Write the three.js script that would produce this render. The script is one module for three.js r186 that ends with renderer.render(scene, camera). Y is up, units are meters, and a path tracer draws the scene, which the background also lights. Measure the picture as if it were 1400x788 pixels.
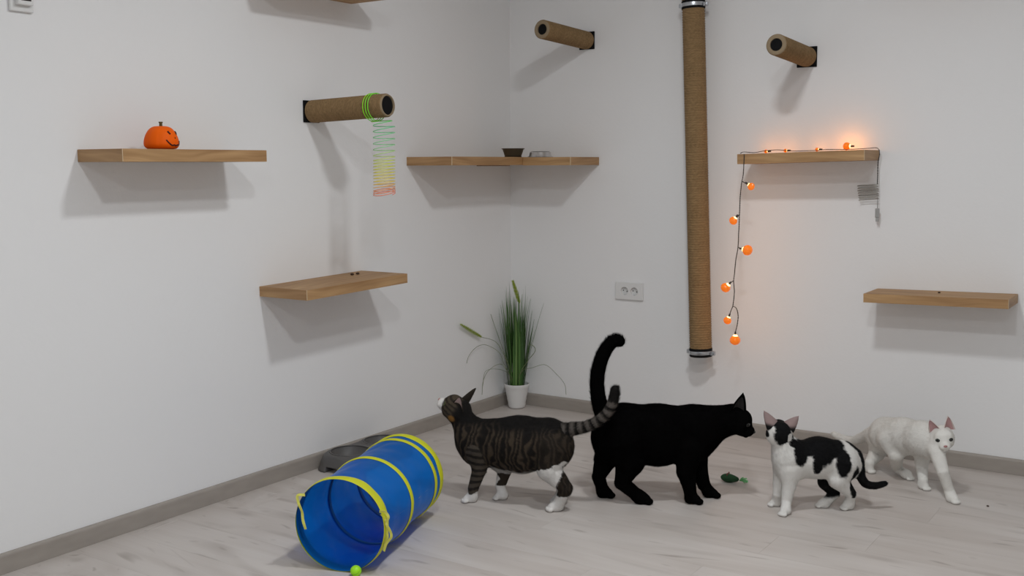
import * as THREE from 'three';
import { RectAreaLightUniformsLib } from 'three/addons/lights/RectAreaLightUniformsLib.js';
import { RoundedBoxGeometry } from 'three/addons/geometries/RoundedBoxGeometry.js';
import { ImprovedNoise } from 'three/addons/math/ImprovedNoise.js';
import { mergeGeometries } from 'three/addons/utils/BufferGeometryUtils.js';

// ---------------------------------------------------------------- camera, light, exposure
const scene = new THREE.Scene();
const W = 1400, H = 788, FOCAL = 1450.15;
const camera = new THREE.PerspectiveCamera(2 * Math.atan(H / 2 / FOCAL) * 180 / Math.PI, W / H, 0.05, 50);
camera.position.set(2.955, 1.2, 4.4095);
camera.rotation.set(-0.115411, 0.58942, -0.0046919, 'YXZ');
camera.updateMatrixWorld(true);
const renderer = new THREE.WebGLRenderer({ antialias: true });
renderer.toneMapping = THREE.LinearToneMapping;
renderer.toneMappingExposure = 1.0;
renderer.shadowMap.enabled = true;
RectAreaLightUniformsLib.init();
scene.background = new THREE.Color(0x000000);

const CEIL = 2.5, ROOM_X = 5.2, ROOM_Z = 6.2;
// round downlights in the ceiling: x, z
const LAMPS = [[1.87, 1.95], [2.35, 3.2], [3.2, 5.0]];
const LAMP_SIZE = 0.19, LAMP_INTENSITY = 178;
const LAMP_COLOR = new THREE.Color(0.945, 0.975, 1.0);

// ---------------------------------------------------------------- helpers
const V = (x, y, z) => new THREE.Vector3(x, y, z);
function rayDir(px, py) { return V((px - W / 2) / FOCAL, -(py - H / 2) / FOCAL, -1).applyMatrix4(new THREE.Matrix4().extractRotation(camera.matrixWorld)); }
function onPlane(px, py, n, d) { const r = rayDir(px, py), c = camera.position; return c.clone().addScaledVector(r, (d - n.dot(c)) / n.dot(r)); }
const onFloor = (px, py, h = 0) => onPlane(px, py, V(0, 1, 0), h);
const onLeft = (px, py, d = 0) => onPlane(px, py, V(1, 0, 0), d);
const onBack = (px, py, d = 0) => onPlane(px, py, V(0, 0, 1), d);
let seed = 12345;
const rnd = () => { seed = (seed * 1664525 + 1013904223) >>> 0; return seed / 4294967296; };
const rr = (a, b) => a + (b - a) * rnd();
const noise = new ImprovedNoise();
const N3 = (x, y, z) => noise.noise(x, y, z);
const clamp = (x, a, b) => Math.min(b, Math.max(a, x));
const mix = (a, b, t) => a + (b - a) * t;
const smooth = (a, b, x) => { const t = clamp((x - a) / (b - a), 0, 1); return t * t * (3 - 2 * t); };
const used = {};
function numbered(n) { if (!(n in used)) { used[n] = 0; return n; } used[n]++; return n + '_' + String(used[n]).padStart(3, '0'); }
function thing(name, label, category, group) {
  const g = new THREE.Group(); g.name = numbered(name); g.userData = { label, category };
  if (group) g.userData.group = group; scene.add(g); return g;
}
function part(name, geo, mat, parent, label) {
  const m = new THREE.Mesh(geo, mat); m.name = name; m.castShadow = m.receiveShadow = true;
  if (label) m.userData.label = label; parent.add(m); return m;
}
function structure(name, label, category) { const g = new THREE.Group(); g.name = name; g.userData = { kind: 'structure', label, category }; scene.add(g); return g; }
function box(x0, x1, y0, y1, z0, z1, r = 0) {
  const g = r ? new RoundedBoxGeometry(x1 - x0, y1 - y0, z1 - z0, 2, r) : new THREE.BoxGeometry(x1 - x0, y1 - y0, z1 - z0);
  return g.translate((x0 + x1) / 2, (y0 + y1) / 2, (z0 + z1) / 2);
}
// uv in metres for axis-aligned faces
function metricUV(g, s = 1, ou = 0, ov = 0, along = 'x') {
  const p = g.attributes.position, n = g.attributes.normal, uv = new Float32Array(p.count * 2);
  for (let i = 0; i < p.count; i++) {
    const x = p.getX(i), y = p.getY(i), z = p.getZ(i), ax = Math.abs(n.getX(i)), ay = Math.abs(n.getY(i)), az = Math.abs(n.getZ(i));
    let u, v;
    if (along === 'x') { if (ay >= ax && ay >= az) { u = x; v = z; } else if (az >= ax) { u = x; v = y; } else { u = z; v = y; } }
    else { if (ay >= ax && ay >= az) { u = z; v = x; } else if (ax >= az) { u = z; v = y; } else { u = x; v = y; } }
    uv[2 * i] = u * s + ou; uv[2 * i + 1] = v * s + ov;
  }
  g.setAttribute('uv', new THREE.BufferAttribute(uv, 2)); return g;
}
function dataTex(w, h, fn, srgb = true) {
  const d = new Uint8Array(w * h * 4), c = [0, 0, 0];
  for (let y = 0; y < h; y++) for (let x = 0; x < w; x++) {
    fn(x / w, y / h, c); const i = (y * w + x) * 4;
    d[i] = clamp(c[0], 0, 255); d[i + 1] = clamp(c[1], 0, 255); d[i + 2] = clamp(c[2], 0, 255); d[i + 3] = 255;
  }
  const t = new THREE.DataTexture(d, w, h, THREE.RGBAFormat);
  t.wrapS = t.wrapT = THREE.RepeatWrapping; t.magFilter = THREE.LinearFilter; t.minFilter = THREE.LinearMipmapLinearFilter; t.generateMipmaps = true;
  if (srgb) t.colorSpace = THREE.SRGBColorSpace; t.needsUpdate = true; return t;
}
// noise that tiles over [0,1]
function tn(u, v, fu, fv, s) {
  const a = u * Math.PI * 2, b = v * Math.PI * 2, ru = fu / 6.283, rv = fv / 6.283;
  return N3(Math.cos(a) * ru + s, Math.sin(a) * ru + Math.cos(b) * rv * 1.01 + s * 1.7, Math.sin(b) * rv - s);
}
const M = (color, rough = 0.6, o = {}) => new THREE.MeshStandardMaterial({ color, roughness: rough, ...o });
const lin = (r, g, b) => new THREE.Color().setRGB(r, g, b);
function tube(pts, r, seg = 32, rad = 6, closed = false) { return new THREE.TubeGeometry(new THREE.CatmullRomCurve3(pts, closed, 'centripetal'), seg, r, rad, closed); }
// place a geometry built along +y so that it runs from a to b
function orient(geo, a, b) {
  const d = b.clone().sub(a).normalize();
  geo.applyQuaternion(new THREE.Quaternion().setFromUnitVectors(V(0, 1, 0), d)); return geo.translate(a.x, a.y, a.z);
}

// ---------------------------------------------------------------- materials
const wallBump = dataTex(512, 512, (u, v, c) => { const n = 128 + 60 * tn(u, v, 60, 60, 3) + 50 * tn(u, v, 140, 140, 7); c[0] = c[1] = c[2] = n; }, false);
const wallMat = M(lin(0.88, 0.88, 0.88), 0.85, { bumpMap: wallBump, bumpScale: 0.0006 });
const floorTex = dataTex(2048, 1024, (u, v, c) => {
  // 2.4 m (grain) x 1.2 m
  const warp = 0.02 * tn(u, v, 5, 9, 11) + 0.006 * tn(u, v, 14, 30, 5);
  const vv = v + warp;
  const fine = tn(u, vv, 9, 160, 2), mid = tn(u, vv, 5, 34, 9), coarse = tn(u, vv, 3, 9, 4), cloud = tn(u, v, 9, 12, 21);
  let k = 0.5 + 0.10 * fine + 0.24 * mid + 0.46 * coarse + 0.30 * cloud;
  const streak = Math.pow(clamp(tn(u, vv, 7, 24, 33) * 2.1 - 0.42, 0, 1), 1.3) * (0.6 + 0.8 * tn(u, v, 20, 20, 51));
  const knot = Math.pow(clamp(tn(u, vv, 24, 44, 45) * 2.3 - 1.1, 0, 1), 1.0);
  k = clamp(k, 0, 1);
  const dark = clamp(streak * 0.42 + knot * 0.7, 0, 1);
  c[0] = mix(mix(186, 209, k), 140, dark); c[1] = mix(mix(177, 203, k), 130, dark); c[2] = mix(mix(170, 198, k), 123, dark);
});
const floorMat = M(0xffffff, 0.5, { map: floorTex });
const oakTex = dataTex(1024, 512, (u, v, c) => {
  const vv = v + 0.03 * tn(u, v, 3, 5, 3) + 0.008 * tn(u, v, 9, 14, 8);
  const fine = tn(u, vv, 9, 150, 14), mid = tn(u, vv, 5, 44, 17), coarse = tn(u, v, 4, 9, 1), cath = Math.sin((vv * 26 + 1.2 * tn(u, v, 4, 6, 27)) * 6.283);
  const k = clamp(0.52 + 0.3 * fine + 0.36 * mid + 0.28 * coarse + 0.09 * cath, 0, 1);
  c[0] = mix(146, 196, k); c[1] = mix(108, 158, k); c[2] = mix(68, 112, k);
});
const oakMat = M(0xffffff, 0.55, { map: oakTex });
const oakEdge = M(0xffffff, 0.5, { map: oakTex });
const seamMat = M(lin(0.62, 0.48, 0.31), 0.6);
const baseboardMat = M(0xffffff, 0.5, { map: dataTex(512, 128, (u, v, c) => { const k = 0.5 + 0.4 * tn(u, v, 6, 24, 6) + 0.3 * tn(u, v, 20, 60, 16); c[0] = mix(152, 172, k); c[1] = mix(145, 164, k); c[2] = mix(137, 156, k); }) });
const sisalTex = dataTex(512, 512, (u, v, c) => {
  const k = clamp(0.5 + 0.5 * tn(u, v, 30, 90, 6) + 0.18 * tn(u, v, 5, 8, 16) + 0.3 * tn(u, v, 60, 150, 26), 0, 1);
  c[0] = mix(122, 160, k); c[1] = mix(98, 131, k); c[2] = mix(66, 92, k);
});
const sisalMat = M(0xffffff, 0.95, { map: sisalTex });
const blackMat = new THREE.MeshPhysicalMaterial({ color: lin(0.006, 0.006, 0.0065), roughness: 0.8, specularIntensity: 0.3 });
const steelMat = M(lin(0.55, 0.57, 0.6), 0.3, { metalness: 1 });
const whitePlastic = M(lin(0.78, 0.78, 0.77), 0.35);

// ---------------------------------------------------------------- room shell
const floor = structure('floor', 'pale grey wood-look laminate floor of long planks', 'floor');
part('subfloor', box(-0.15, ROOM_X + 0.15, -0.12, -0.009, -0.15, ROOM_Z + 0.15), M(lin(0.25, 0.23, 0.2), 0.9), floor);
{
  const PW = 0.192, PL = 1.285, gap = 0.0004, variants = [];
  for (let i = 0; i < 14; i++) {
    const g = new THREE.BoxGeometry(PL - gap, 0.009, PW - gap);
    metricUV(g, 1, 0, 0, 'x');
    const uv = g.attributes.uv, ou = rnd(), ov = rnd();
    for (let k = 0; k < uv.count; k++) uv.setXY(k, uv.getX(k) / 2.4 + ou, uv.getY(k) / 1.2 + ov);
    variants.push(g);
  }
  let row = 0;
  for (let z = 0.006; z < ROOM_Z - 0.01; z += PW, row++) {
    const zc = z + PW / 2, offs = -((row * 0.43 + 0.11 * (row % 3)) % 1) * PL;
    for (let x = offs; x < ROOM_X; x += PL) {
      const x0 = Math.max(x, 0.004), x1 = Math.min(x + PL, ROOM_X - 0.004), w1 = Math.min(PW, ROOM_Z - 0.004 - z);
      if (x1 - x0 < 0.05) continue;
      const m = part('plank', variants[(row * 5 + Math.round((x - offs) / PL) * 3) % 14], floorMat, floor);
      m.scale.set((x1 - x0) / PL, 1, w1 / PW); m.position.set((x0 + x1) / 2, -0.0045, z + w1 / 2);
    }
  }
}
function wall(name, label, g) { const s = structure(name, label, 'wall'); metricUV(g, 1); part('plaster', g, wallMat, s); return s; }
wall('wall_left', 'plain white painted wall with the pumpkin shelf', box(-0.15, 0, -0.12, CEIL + 0.12, -0.15, ROOM_Z + 0.15));
wall('wall_back', 'plain white painted wall with the sisal pole and string lights', box(0, ROOM_X + 0.15, -0.12, CEIL + 0.12, -0.15, 0));
wall('wall_right', 'plain white painted wall out of view', box(ROOM_X, ROOM_X + 0.15, -0.12, CEIL + 0.12, 0, ROOM_Z + 0.15));
wall('wall_front', 'plain white painted wall behind the viewer', box(0, ROOM_X, -0.12, CEIL + 0.12, ROOM_Z, ROOM_Z + 0.15));
{ const s = structure('ceiling', 'plain white ceiling', 'ceiling'); part('plaster', metricUV(box(0, ROOM_X, CEIL, CEIL + 0.12, 0, ROOM_Z)), wallMat, s); }
{
  const sh = new THREE.Shape(); sh.moveTo(0, 0); sh.lineTo(0.015, 0); sh.lineTo(0.015, 0.05); sh.quadraticCurveTo(0.0145, 0.058, 0.009, 0.06); sh.lineTo(0, 0.06); sh.closePath();
  const bb = len => new THREE.ExtrudeGeometry(sh, { depth: len, bevelEnabled: false, curveSegments: 4 });
  const add = (name, label, g) => { const s = structure(name, label, 'baseboard'); part('skirting', metricUV(g, 1), baseboardMat, s); };
  add('baseboard_left', 'grey skirting board along the wall behind the blue tunnel', bb(ROOM_Z - 0.002).translate(0.0005, 0.0005, 0.001));
  add('baseboard_back', 'grey skirting board along the wall behind the cats', bb(ROOM_X - 0.018).rotateY(-Math.PI / 2).scale(1, 1, 1).translate(ROOM_X - 0.001, 0.0005, 0.0005));
}

// ---------------------------------------------------------------- ceiling downlights
for (const [x, z] of LAMPS) {
  const g = thing('ceiling_downlight', z < 2.5 ? 'round white downlight in the ceiling above the cats' : z < 4 ? 'round white downlight in the middle of the ceiling row' : 'round white downlight in the ceiling farthest from the plant corner', 'ceiling light', 'ceiling downlights');
  const ring = new THREE.LatheGeometry([[0.1, 0], [0.118, 0], [0.12, -0.006], [0.116, -0.012], [0.104, -0.014], [0.1, -0.008], [0.1, 0]].map(a => new THREE.Vector2(...a)), 48);
  part('trim_ring', ring, whitePlastic, g);
  const dm = new THREE.MeshStandardMaterial({ color: 0xffffff, roughness: 0.6, emissive: LAMP_COLOR, emissiveIntensity: 4 });
  part('diffuser', new THREE.CylinderGeometry(0.1, 0.1, 0.006, 48).translate(0, -0.004, 0), dm, g);
  g.position.set(x, CEIL, z);
  const L = new THREE.RectAreaLight(LAMP_COLOR, LAMP_INTENSITY, LAMP_SIZE, LAMP_SIZE);
  L.position.set(0, -0.02, 0); L.rotation.x = -Math.PI / 2; L.castShadow = true; L.name = 'lamp_light'; g.add(L);
}

// ---------------------------------------------------------------- wall shelves
// built along +x (length) with depth along +z, top at y = 0
function shelf(label, len, depth, th, uvOff) {
  const g = thing('wall_shelf', label, 'shelf', 'oak wall shelves');
  const e = 0.0012;
  part('board', metricUV(new RoundedBoxGeometry(len - 2 * e, th, depth - e, 2, 0.0015), 0.9, uvOff, uvOff * 0.37).translate(len / 2, -th / 2, (depth - e) / 2), oakMat, g);
  part('edge_band', metricUV(new THREE.BoxGeometry(len - 2 * e, th - 0.001, e), 0.9, uvOff + 0.3, uvOff * 0.7).translate(len / 2, -th / 2, depth - e / 2), oakEdge, g);
  for (const x of [e / 2, len - e / 2]) part('edge_band', metricUV(new THREE.BoxGeometry(e, th - 0.001, depth - e), 0.9, uvOff + 0.1, uvOff).translate(x, -th / 2, (depth - e) / 2), oakEdge, g);
  for (const x of [e, len - e]) part('corner_seam', new THREE.CylinderGeometry(e * 1.15, e * 1.15, th - 0.0006, 8).translate(x, -th / 2, depth - e), seamMat, g, 'pale edge-band seam');
  return g;
}
// left wall: +x of shelf -> -z of room
function onLeftWall(g, zNear, yTop, tilt = 0) { g.position.set(0.0008, yTop, zNear); g.rotation.set(0, Math.PI / 2, tilt, 'YXZ'); }
function onBackWall(g, x0, yTop, tilt = 0) { g.position.set(x0, yTop, 0.0008); g.rotation.set(0, 0, tilt, 'YXZ'); }
onLeftWall(shelf('oak wall shelf carrying the orange pumpkin', 0.576, 0.221, 0.039, 0.05), 2.406, 1.2545);
onLeftWall(shelf('oak wall shelf under the coloured spring toy, two kibbles on top', 0.567, 0.243, 0.038, 0.4), 1.679, 0.757, 0.02);
onBackWall(shelf('oak wall shelf draped with the orange string lights', 0.52, 0.212, 0.041, 0.66), 1.272, 1.2405, 0.024);
onBackWall(shelf('bare oak wall shelf low on the wall above the white cat', 0.524, 0.208, 0.035, 0.83), 1.804, 0.6925, 0.02);
onLeftWall(shelf('oak wall shelf high up above the sisal peg with the spring toy', 0.57, 0.24, 0.038, 0.21), 1.712, 1.883);
onBackWall(shelf('oak wall shelf high on the wall above the string-light shelf', 0.52, 0.21, 0.038, 0.52), 1.79, 1.985);
{
  const g = thing('corner_shelf', 'L-shaped oak corner shelf holding two metal bowls', 'shelf');
  const th = 0.037, y = 1.237, e = 0.0012, uA = 0.13;
  part('board', metricUV(box(0.0008, 0.246 - e, y - th, y, 0.0008, 0.809 - e), 0.9, uA, 0.3, 'z'), oakMat, g);
  part('board', metricUV(box(0.2462, 0.503 - e, y - th - 0.0015, y - 0.0015, 0.0008, 0.264 - e), 0.9, 0.7, 0.5, 'x'), oakMat, g);
  part('edge_band', metricUV(box(0.246 - e, 0.246, y - th, y, 0.2645, 0.809 - e), 0.9, 0.2, 0.1, 'z'), oakEdge, g);
  part('edge_band', metricUV(box(0.0008, 0.246 - e, y - th, y, 0.809 - e, 0.809), 0.9, 0.55, 0.22, 'x'), oakEdge, g);
  part('edge_band', metricUV(box(0.2464, 0.503 - e, y - th - 0.0015, y - 0.0015, 0.264 - e, 0.264), 0.9, 0.35, 0.62, 'x'), oakEdge, g);
  part('edge_band', metricUV(box(0.503 - e, 0.503, y - th - 0.0015, y - 0.0015, 0.0008, 0.264 - e), 0.9, 0.05, 0.8, 'z'), oakEdge, g);
  part('corner_seam', new THREE.CylinderGeometry(e * 1.6, e * 1.6, th, 8).translate(0.246 - e, y - th / 2, 0.809 - e), seamMat, g, 'pale edge-band seam');
  part('corner_seam', new THREE.CylinderGeometry(e * 1.6, e * 1.6, th, 8).translate(0.503 - e, y - th / 2 - 0.0015, 0.264 - e), seamMat, g, 'pale edge-band seam');
  part('bracket', mergeGeometries([box(0.03, 0.2, y - th - 0.004, y - th - 0.0002, 0.30, 0.33)]), M(lin(0.3, 0.2, 0.12), 0.5), g, 'small brown metal bracket');
}

// ---------------------------------------------------------------- sisal pegs and pole
// rope wrap: ridged tube along +y from 0 to len
function ropeWrap(r, len, pitch, seg = 36) {
  const rope = pitch / 2, turns = Math.floor(len / pitch), prof = [];
  prof.push(new THREE.Vector2(r - rope, 0));
  for (let i = 0; i < turns; i++) for (const a of [0.12, 0.5, 0.88]) prof.push(new THREE.Vector2(r - rope * 0.9 * (1 - Math.sin(a * Math.PI)), (i + a) * pitch));
  prof.push(new THREE.Vector2(r - rope, turns * pitch));
  const g = new THREE.LatheGeometry(prof, seg);
  const uv = g.attributes.uv; for (let i = 0; i < uv.count; i++) uv.setXY(i, uv.getX(i), uv.getY(i) * len * 3.3);
  return g;
}
function peg(label, base, tip, r, wallAxis, pw, core) {
  const g = thing('sisal_peg', label, 'climbing peg', 'sisal climbing pegs');
  const d = tip.clone().sub(base), len = d.length();
  const plate = wallAxis === 'x' ? box(0.0008, 0.007, base.y - pw / 2, base.y + pw / 2, base.z - pw / 2, base.z + pw / 2, 0.002) : box(base.x - pw / 2, base.x + pw / 2, base.y - pw / 2, base.y + pw / 2, 0.0008, 0.007, 0.002);
  part('mounting_plate', plate, blackMat, g, 'square black steel wall plate');
  const b0 = base.clone().addScaledVector(d.clone().normalize(), 0.009);
  part('rope_wrap', orient(ropeWrap(r, len - 0.009, 0.006), b0, tip), sisalMat, g, 'tan sisal rope wound in close turns');
  const end = new THREE.LatheGeometry([[r * core * 0.98, -0.02], [r * core, -0.001], [r * core + 0.001, 0.0005], [r - 0.004, 0.0005], [r - 0.002, -0.004]].map(a => new THREE.Vector2(...a)), 36);
  part('tube_end', orient(end, tip, tip.clone().add(d)), M(lin(0.28, 0.21, 0.13), 0.9), g, 'cardboard-brown tube rim');
  part('end_plug', orient(new THREE.LatheGeometry([[0.0001, -0.006], [r * core * 0.6, -0.0065], [r * core * 0.9, -0.004], [r * core * 0.985, -0.006], [r * core * 0.985, -0.02], [0.0001, -0.02]].map(a => new THREE.Vector2(...a)), 32), tip, tip.clone().add(d)), blackMat, g, 'black plastic plug');
  return g;
}
const pegTipL = onLeft(530.5, 144, 0.385), pegTipM = onBack(741, 40, 0.40), pegTipR = onBack(1061, 61, 0.385);
peg('sisal-wrapped peg with the coloured spring toy hanging from its tip', V(0, 1.409, 1.387), pegTipL, 0.0435, 'x', 0.084, 0.8);
peg('sisal-wrapped peg high on the wall beside the tall pole and above the corner shelf', V(0.437, 1.777, 0), pegTipM, 0.0415, 'z', 0.081, 0.56);
peg('sisal-wrapped peg above the string-light shelf', V(1.486, 1.64, 0), pegTipR, 0.0415, 'z', 0.084, 0.58);
{
  const g = thing('scratching_pole', 'tall sisal-wrapped pole fixed to the wall with steel clamps', 'scratching pole');
  const top0 = onBack(948.3, 20, 0.088), bot = onBack(958.3, 487, 0.088), ax = top0.clone().sub(bot).normalize();
  const at = k => bot.clone().addScaledVector(ax, k), r = 0.0495, clampTop = onBack(948, 7, 0.088).sub(bot).dot(ax);
  part('rope_wrap', orient(ropeWrap(r, clampTop + 0.45, 0.0105, 40), at(0.034), at(2)), sisalMat, g, 'tan sisal rope wound in close turns');
  part('core_tube', orient(new THREE.CylinderGeometry(r - 0.005, r - 0.005, clampTop + 0.47, 32).translate(0, (clampTop + 0.47) / 2 + 0.004, 0), at(0), at(1)), M(lin(0.2, 0.15, 0.1), 0.9), g);
  for (const k of [0.018, clampTop]) {
    part('rubber_liner', orient(new THREE.LatheGeometry([[r - 0.006, -0.019], [r - 0.001, -0.019], [r + 0.001, -0.016], [r + 0.001, 0.016], [r - 0.001, 0.019], [r - 0.006, 0.019]].map(a => new THREE.Vector2(...a)), 40), at(k), at(k + 1)), blackMat, g, 'black rubber liner of the clamp');
    const band = part('pipe_clamp', mergeGeometries([
      orient(new THREE.LatheGeometry([[r + 0.001, -0.0075], [r + 0.003, -0.0075], [r + 0.003, 0.0075], [r + 0.001, 0.0075]].map(a => new THREE.Vector2(...a)), 40), at(k), at(k + 1)).toNonIndexed(),
      box(-0.011, 0.011, -0.009, 0.009, -0.004, 0.012, 0.002).translate(at(k).x + r + 0.008, at(k).y, at(k).z).toNonIndexed(),
      box(-0.006, 0.006, -0.009, 0.009, -0.004, 0.012, 0.002).translate(at(k).x - r - 0.008, at(k).y, at(k).z).toNonIndexed(),
      new THREE.CylinderGeometry(0.006, 0.006, at(k).z - r, 12).rotateX(Math.PI / 2).translate(at(k).x, at(k).y, (at(k).z - r) / 2).toNonIndexed()]), steelMat, g, 'galvanised steel pipe clamp');
    part('screw', new THREE.CylinderGeometry(0.007, 0.007, 0.006, 6).rotateX(Math.PI / 2).translate(at(k).x + r + 0.009, at(k).y, at(k).z + 0.014), steelMat, band);
  }
}

// ---------------------------------------------------------------- spring toy on the left peg
{
  const g = thing('spring_toy', 'rainbow plastic spring toy dangling from a sisal peg', 'spring toy');
  const P = [], C = [], cols = [[0, lin(0.55, 0.85, 0.01)], [0.07, lin(0.22, 0.85, 0.01)], [0.2, lin(0.2, 0.85, 0.03)], [0.26, lin(0.2, 0.72, 0.36)], [0.5, lin(0.40, 0.80, 0.42)], [0.62, lin(0.72, 0.82, 0.22)], [0.86, lin(0.95, 0.80, 0.2)], [0.94, lin(0.95, 0.42, 0.22)], [1, lin(0.95, 0.28, 0.2)]];
  const colAt = t => { for (let i = 1; i < cols.length; i++) if (t <= cols[i][0]) { const a = cols[i - 1], b = cols[i]; return a[1].clone().lerp(b[1], (t - a[0]) / (b[0] - a[0])); } return cols[cols.length - 1][1].clone(); };
  const ax = pegTipL.clone().sub(V(0, 1.409, 1.387)).normalize(), s1 = V(0, 1, 0).addScaledVector(ax, -ax.y).normalize(), s2 = ax.clone().cross(s1);
  const pegAt = k => pegTipL.clone().addScaledVector(ax, -k);
  const R0 = 0.0475, n = 900; let hang = null;
  const push = (p, t) => { P.push(p); C.push(colAt(t)); };
  // three loops round the peg
  for (let i = 0; i <= 120; i++) {
    const a = i / 120 * Math.PI * 2 * 3 + Math.PI, k = 0.082 - 0.036 * (i / 120) + 0.008 * Math.sin(a);
    const rad = R0 + (Math.cos(a) < 0 ? -Math.cos(a) * 0.008 : 0);
    push(pegAt(k).addScaledVector(s1, rad * Math.cos(a)).addScaledVector(s2, rad * Math.sin(a)), 0.2 * i / 120);
  }
  const c0 = onLeft(525, 163, 0.36), c1 = onLeft(525.5, 266, 0.36), hR = 0.04;
  for (let i = 1; i <= n; i++) {
    const q = i / n, turns = q * 19.5; let s;
    if (turns < 6.5) s = 0.52 * turns / 6.5; else if (turns < 17) s = 0.52 + 0.42 * (turns - 6.5) / 10.5; else s = 0.94 + 0.06 * (turns - 17) / 2.5;
    const a = turns * Math.PI * 2 + Math.PI, c = c0.clone().lerp(c1, s), e = smooth(0, 0.03, q);
    const p = V(c.x + hR * Math.cos(a) * (0.35 + 0.65 * 1), c.y + 0.004 * Math.cos(a + 0.6) + 0.008 * smooth(0.85, 1, s) * Math.sin(a + 3.6), c.z + hR * Math.sin(a));
    if (e < 1) p.lerp(P[120], 1 - e);
    push(p, 0.2 + 0.8 * s);
  }
  const curve = new THREE.CatmullRomCurve3(P, false, 'centripetal'), SEG = 1500, RAD = 6;
  const geo = new THREE.BufferGeometry(), pos = [], nor = [], col = [], idx = [];
  let prevN = V(0, 1, 0);
  for (let i = 0; i <= SEG; i++) {
    const u = i / SEG, fi = u * (P.length - 1), k = Math.min(P.length - 2, Math.floor(fi)), p = curve.getPoint(u), t = curve.getTangent(u);
    const nn = prevN.clone().addScaledVector(t, -prevN.dot(t)).normalize(); prevN = nn; const bb = t.clone().cross(nn), c = C[k];
    for (let j = 0; j < RAD; j++) { const a = j / RAD * 6.2832, d = nn.clone().multiplyScalar(Math.cos(a)).addScaledVector(bb, Math.sin(a)); pos.push(p.x + d.x * 0.0017, p.y + d.y * 0.0017, p.z + d.z * 0.0017); nor.push(d.x, d.y, d.z); col.push(c.r, c.g, c.b); }
    if (i) for (let j = 0; j < RAD; j++) { const a = (i - 1) * RAD + j, b = (i - 1) * RAD + (j + 1) % RAD; idx.push(a, b, a + RAD, b, b + RAD, a + RAD); }
  }
  geo.setAttribute('position', new THREE.Float32BufferAttribute(pos, 3)); geo.setAttribute('normal', new THREE.Float32BufferAttribute(nor, 3)); geo.setAttribute('color', new THREE.Float32BufferAttribute(col, 3)); geo.setIndex(idx);
  part('coil', geo, new THREE.MeshStandardMaterial({ vertexColors: true, roughness: 0.35 }), g, 'thin coil fading from green through yellow to red');
}

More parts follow.
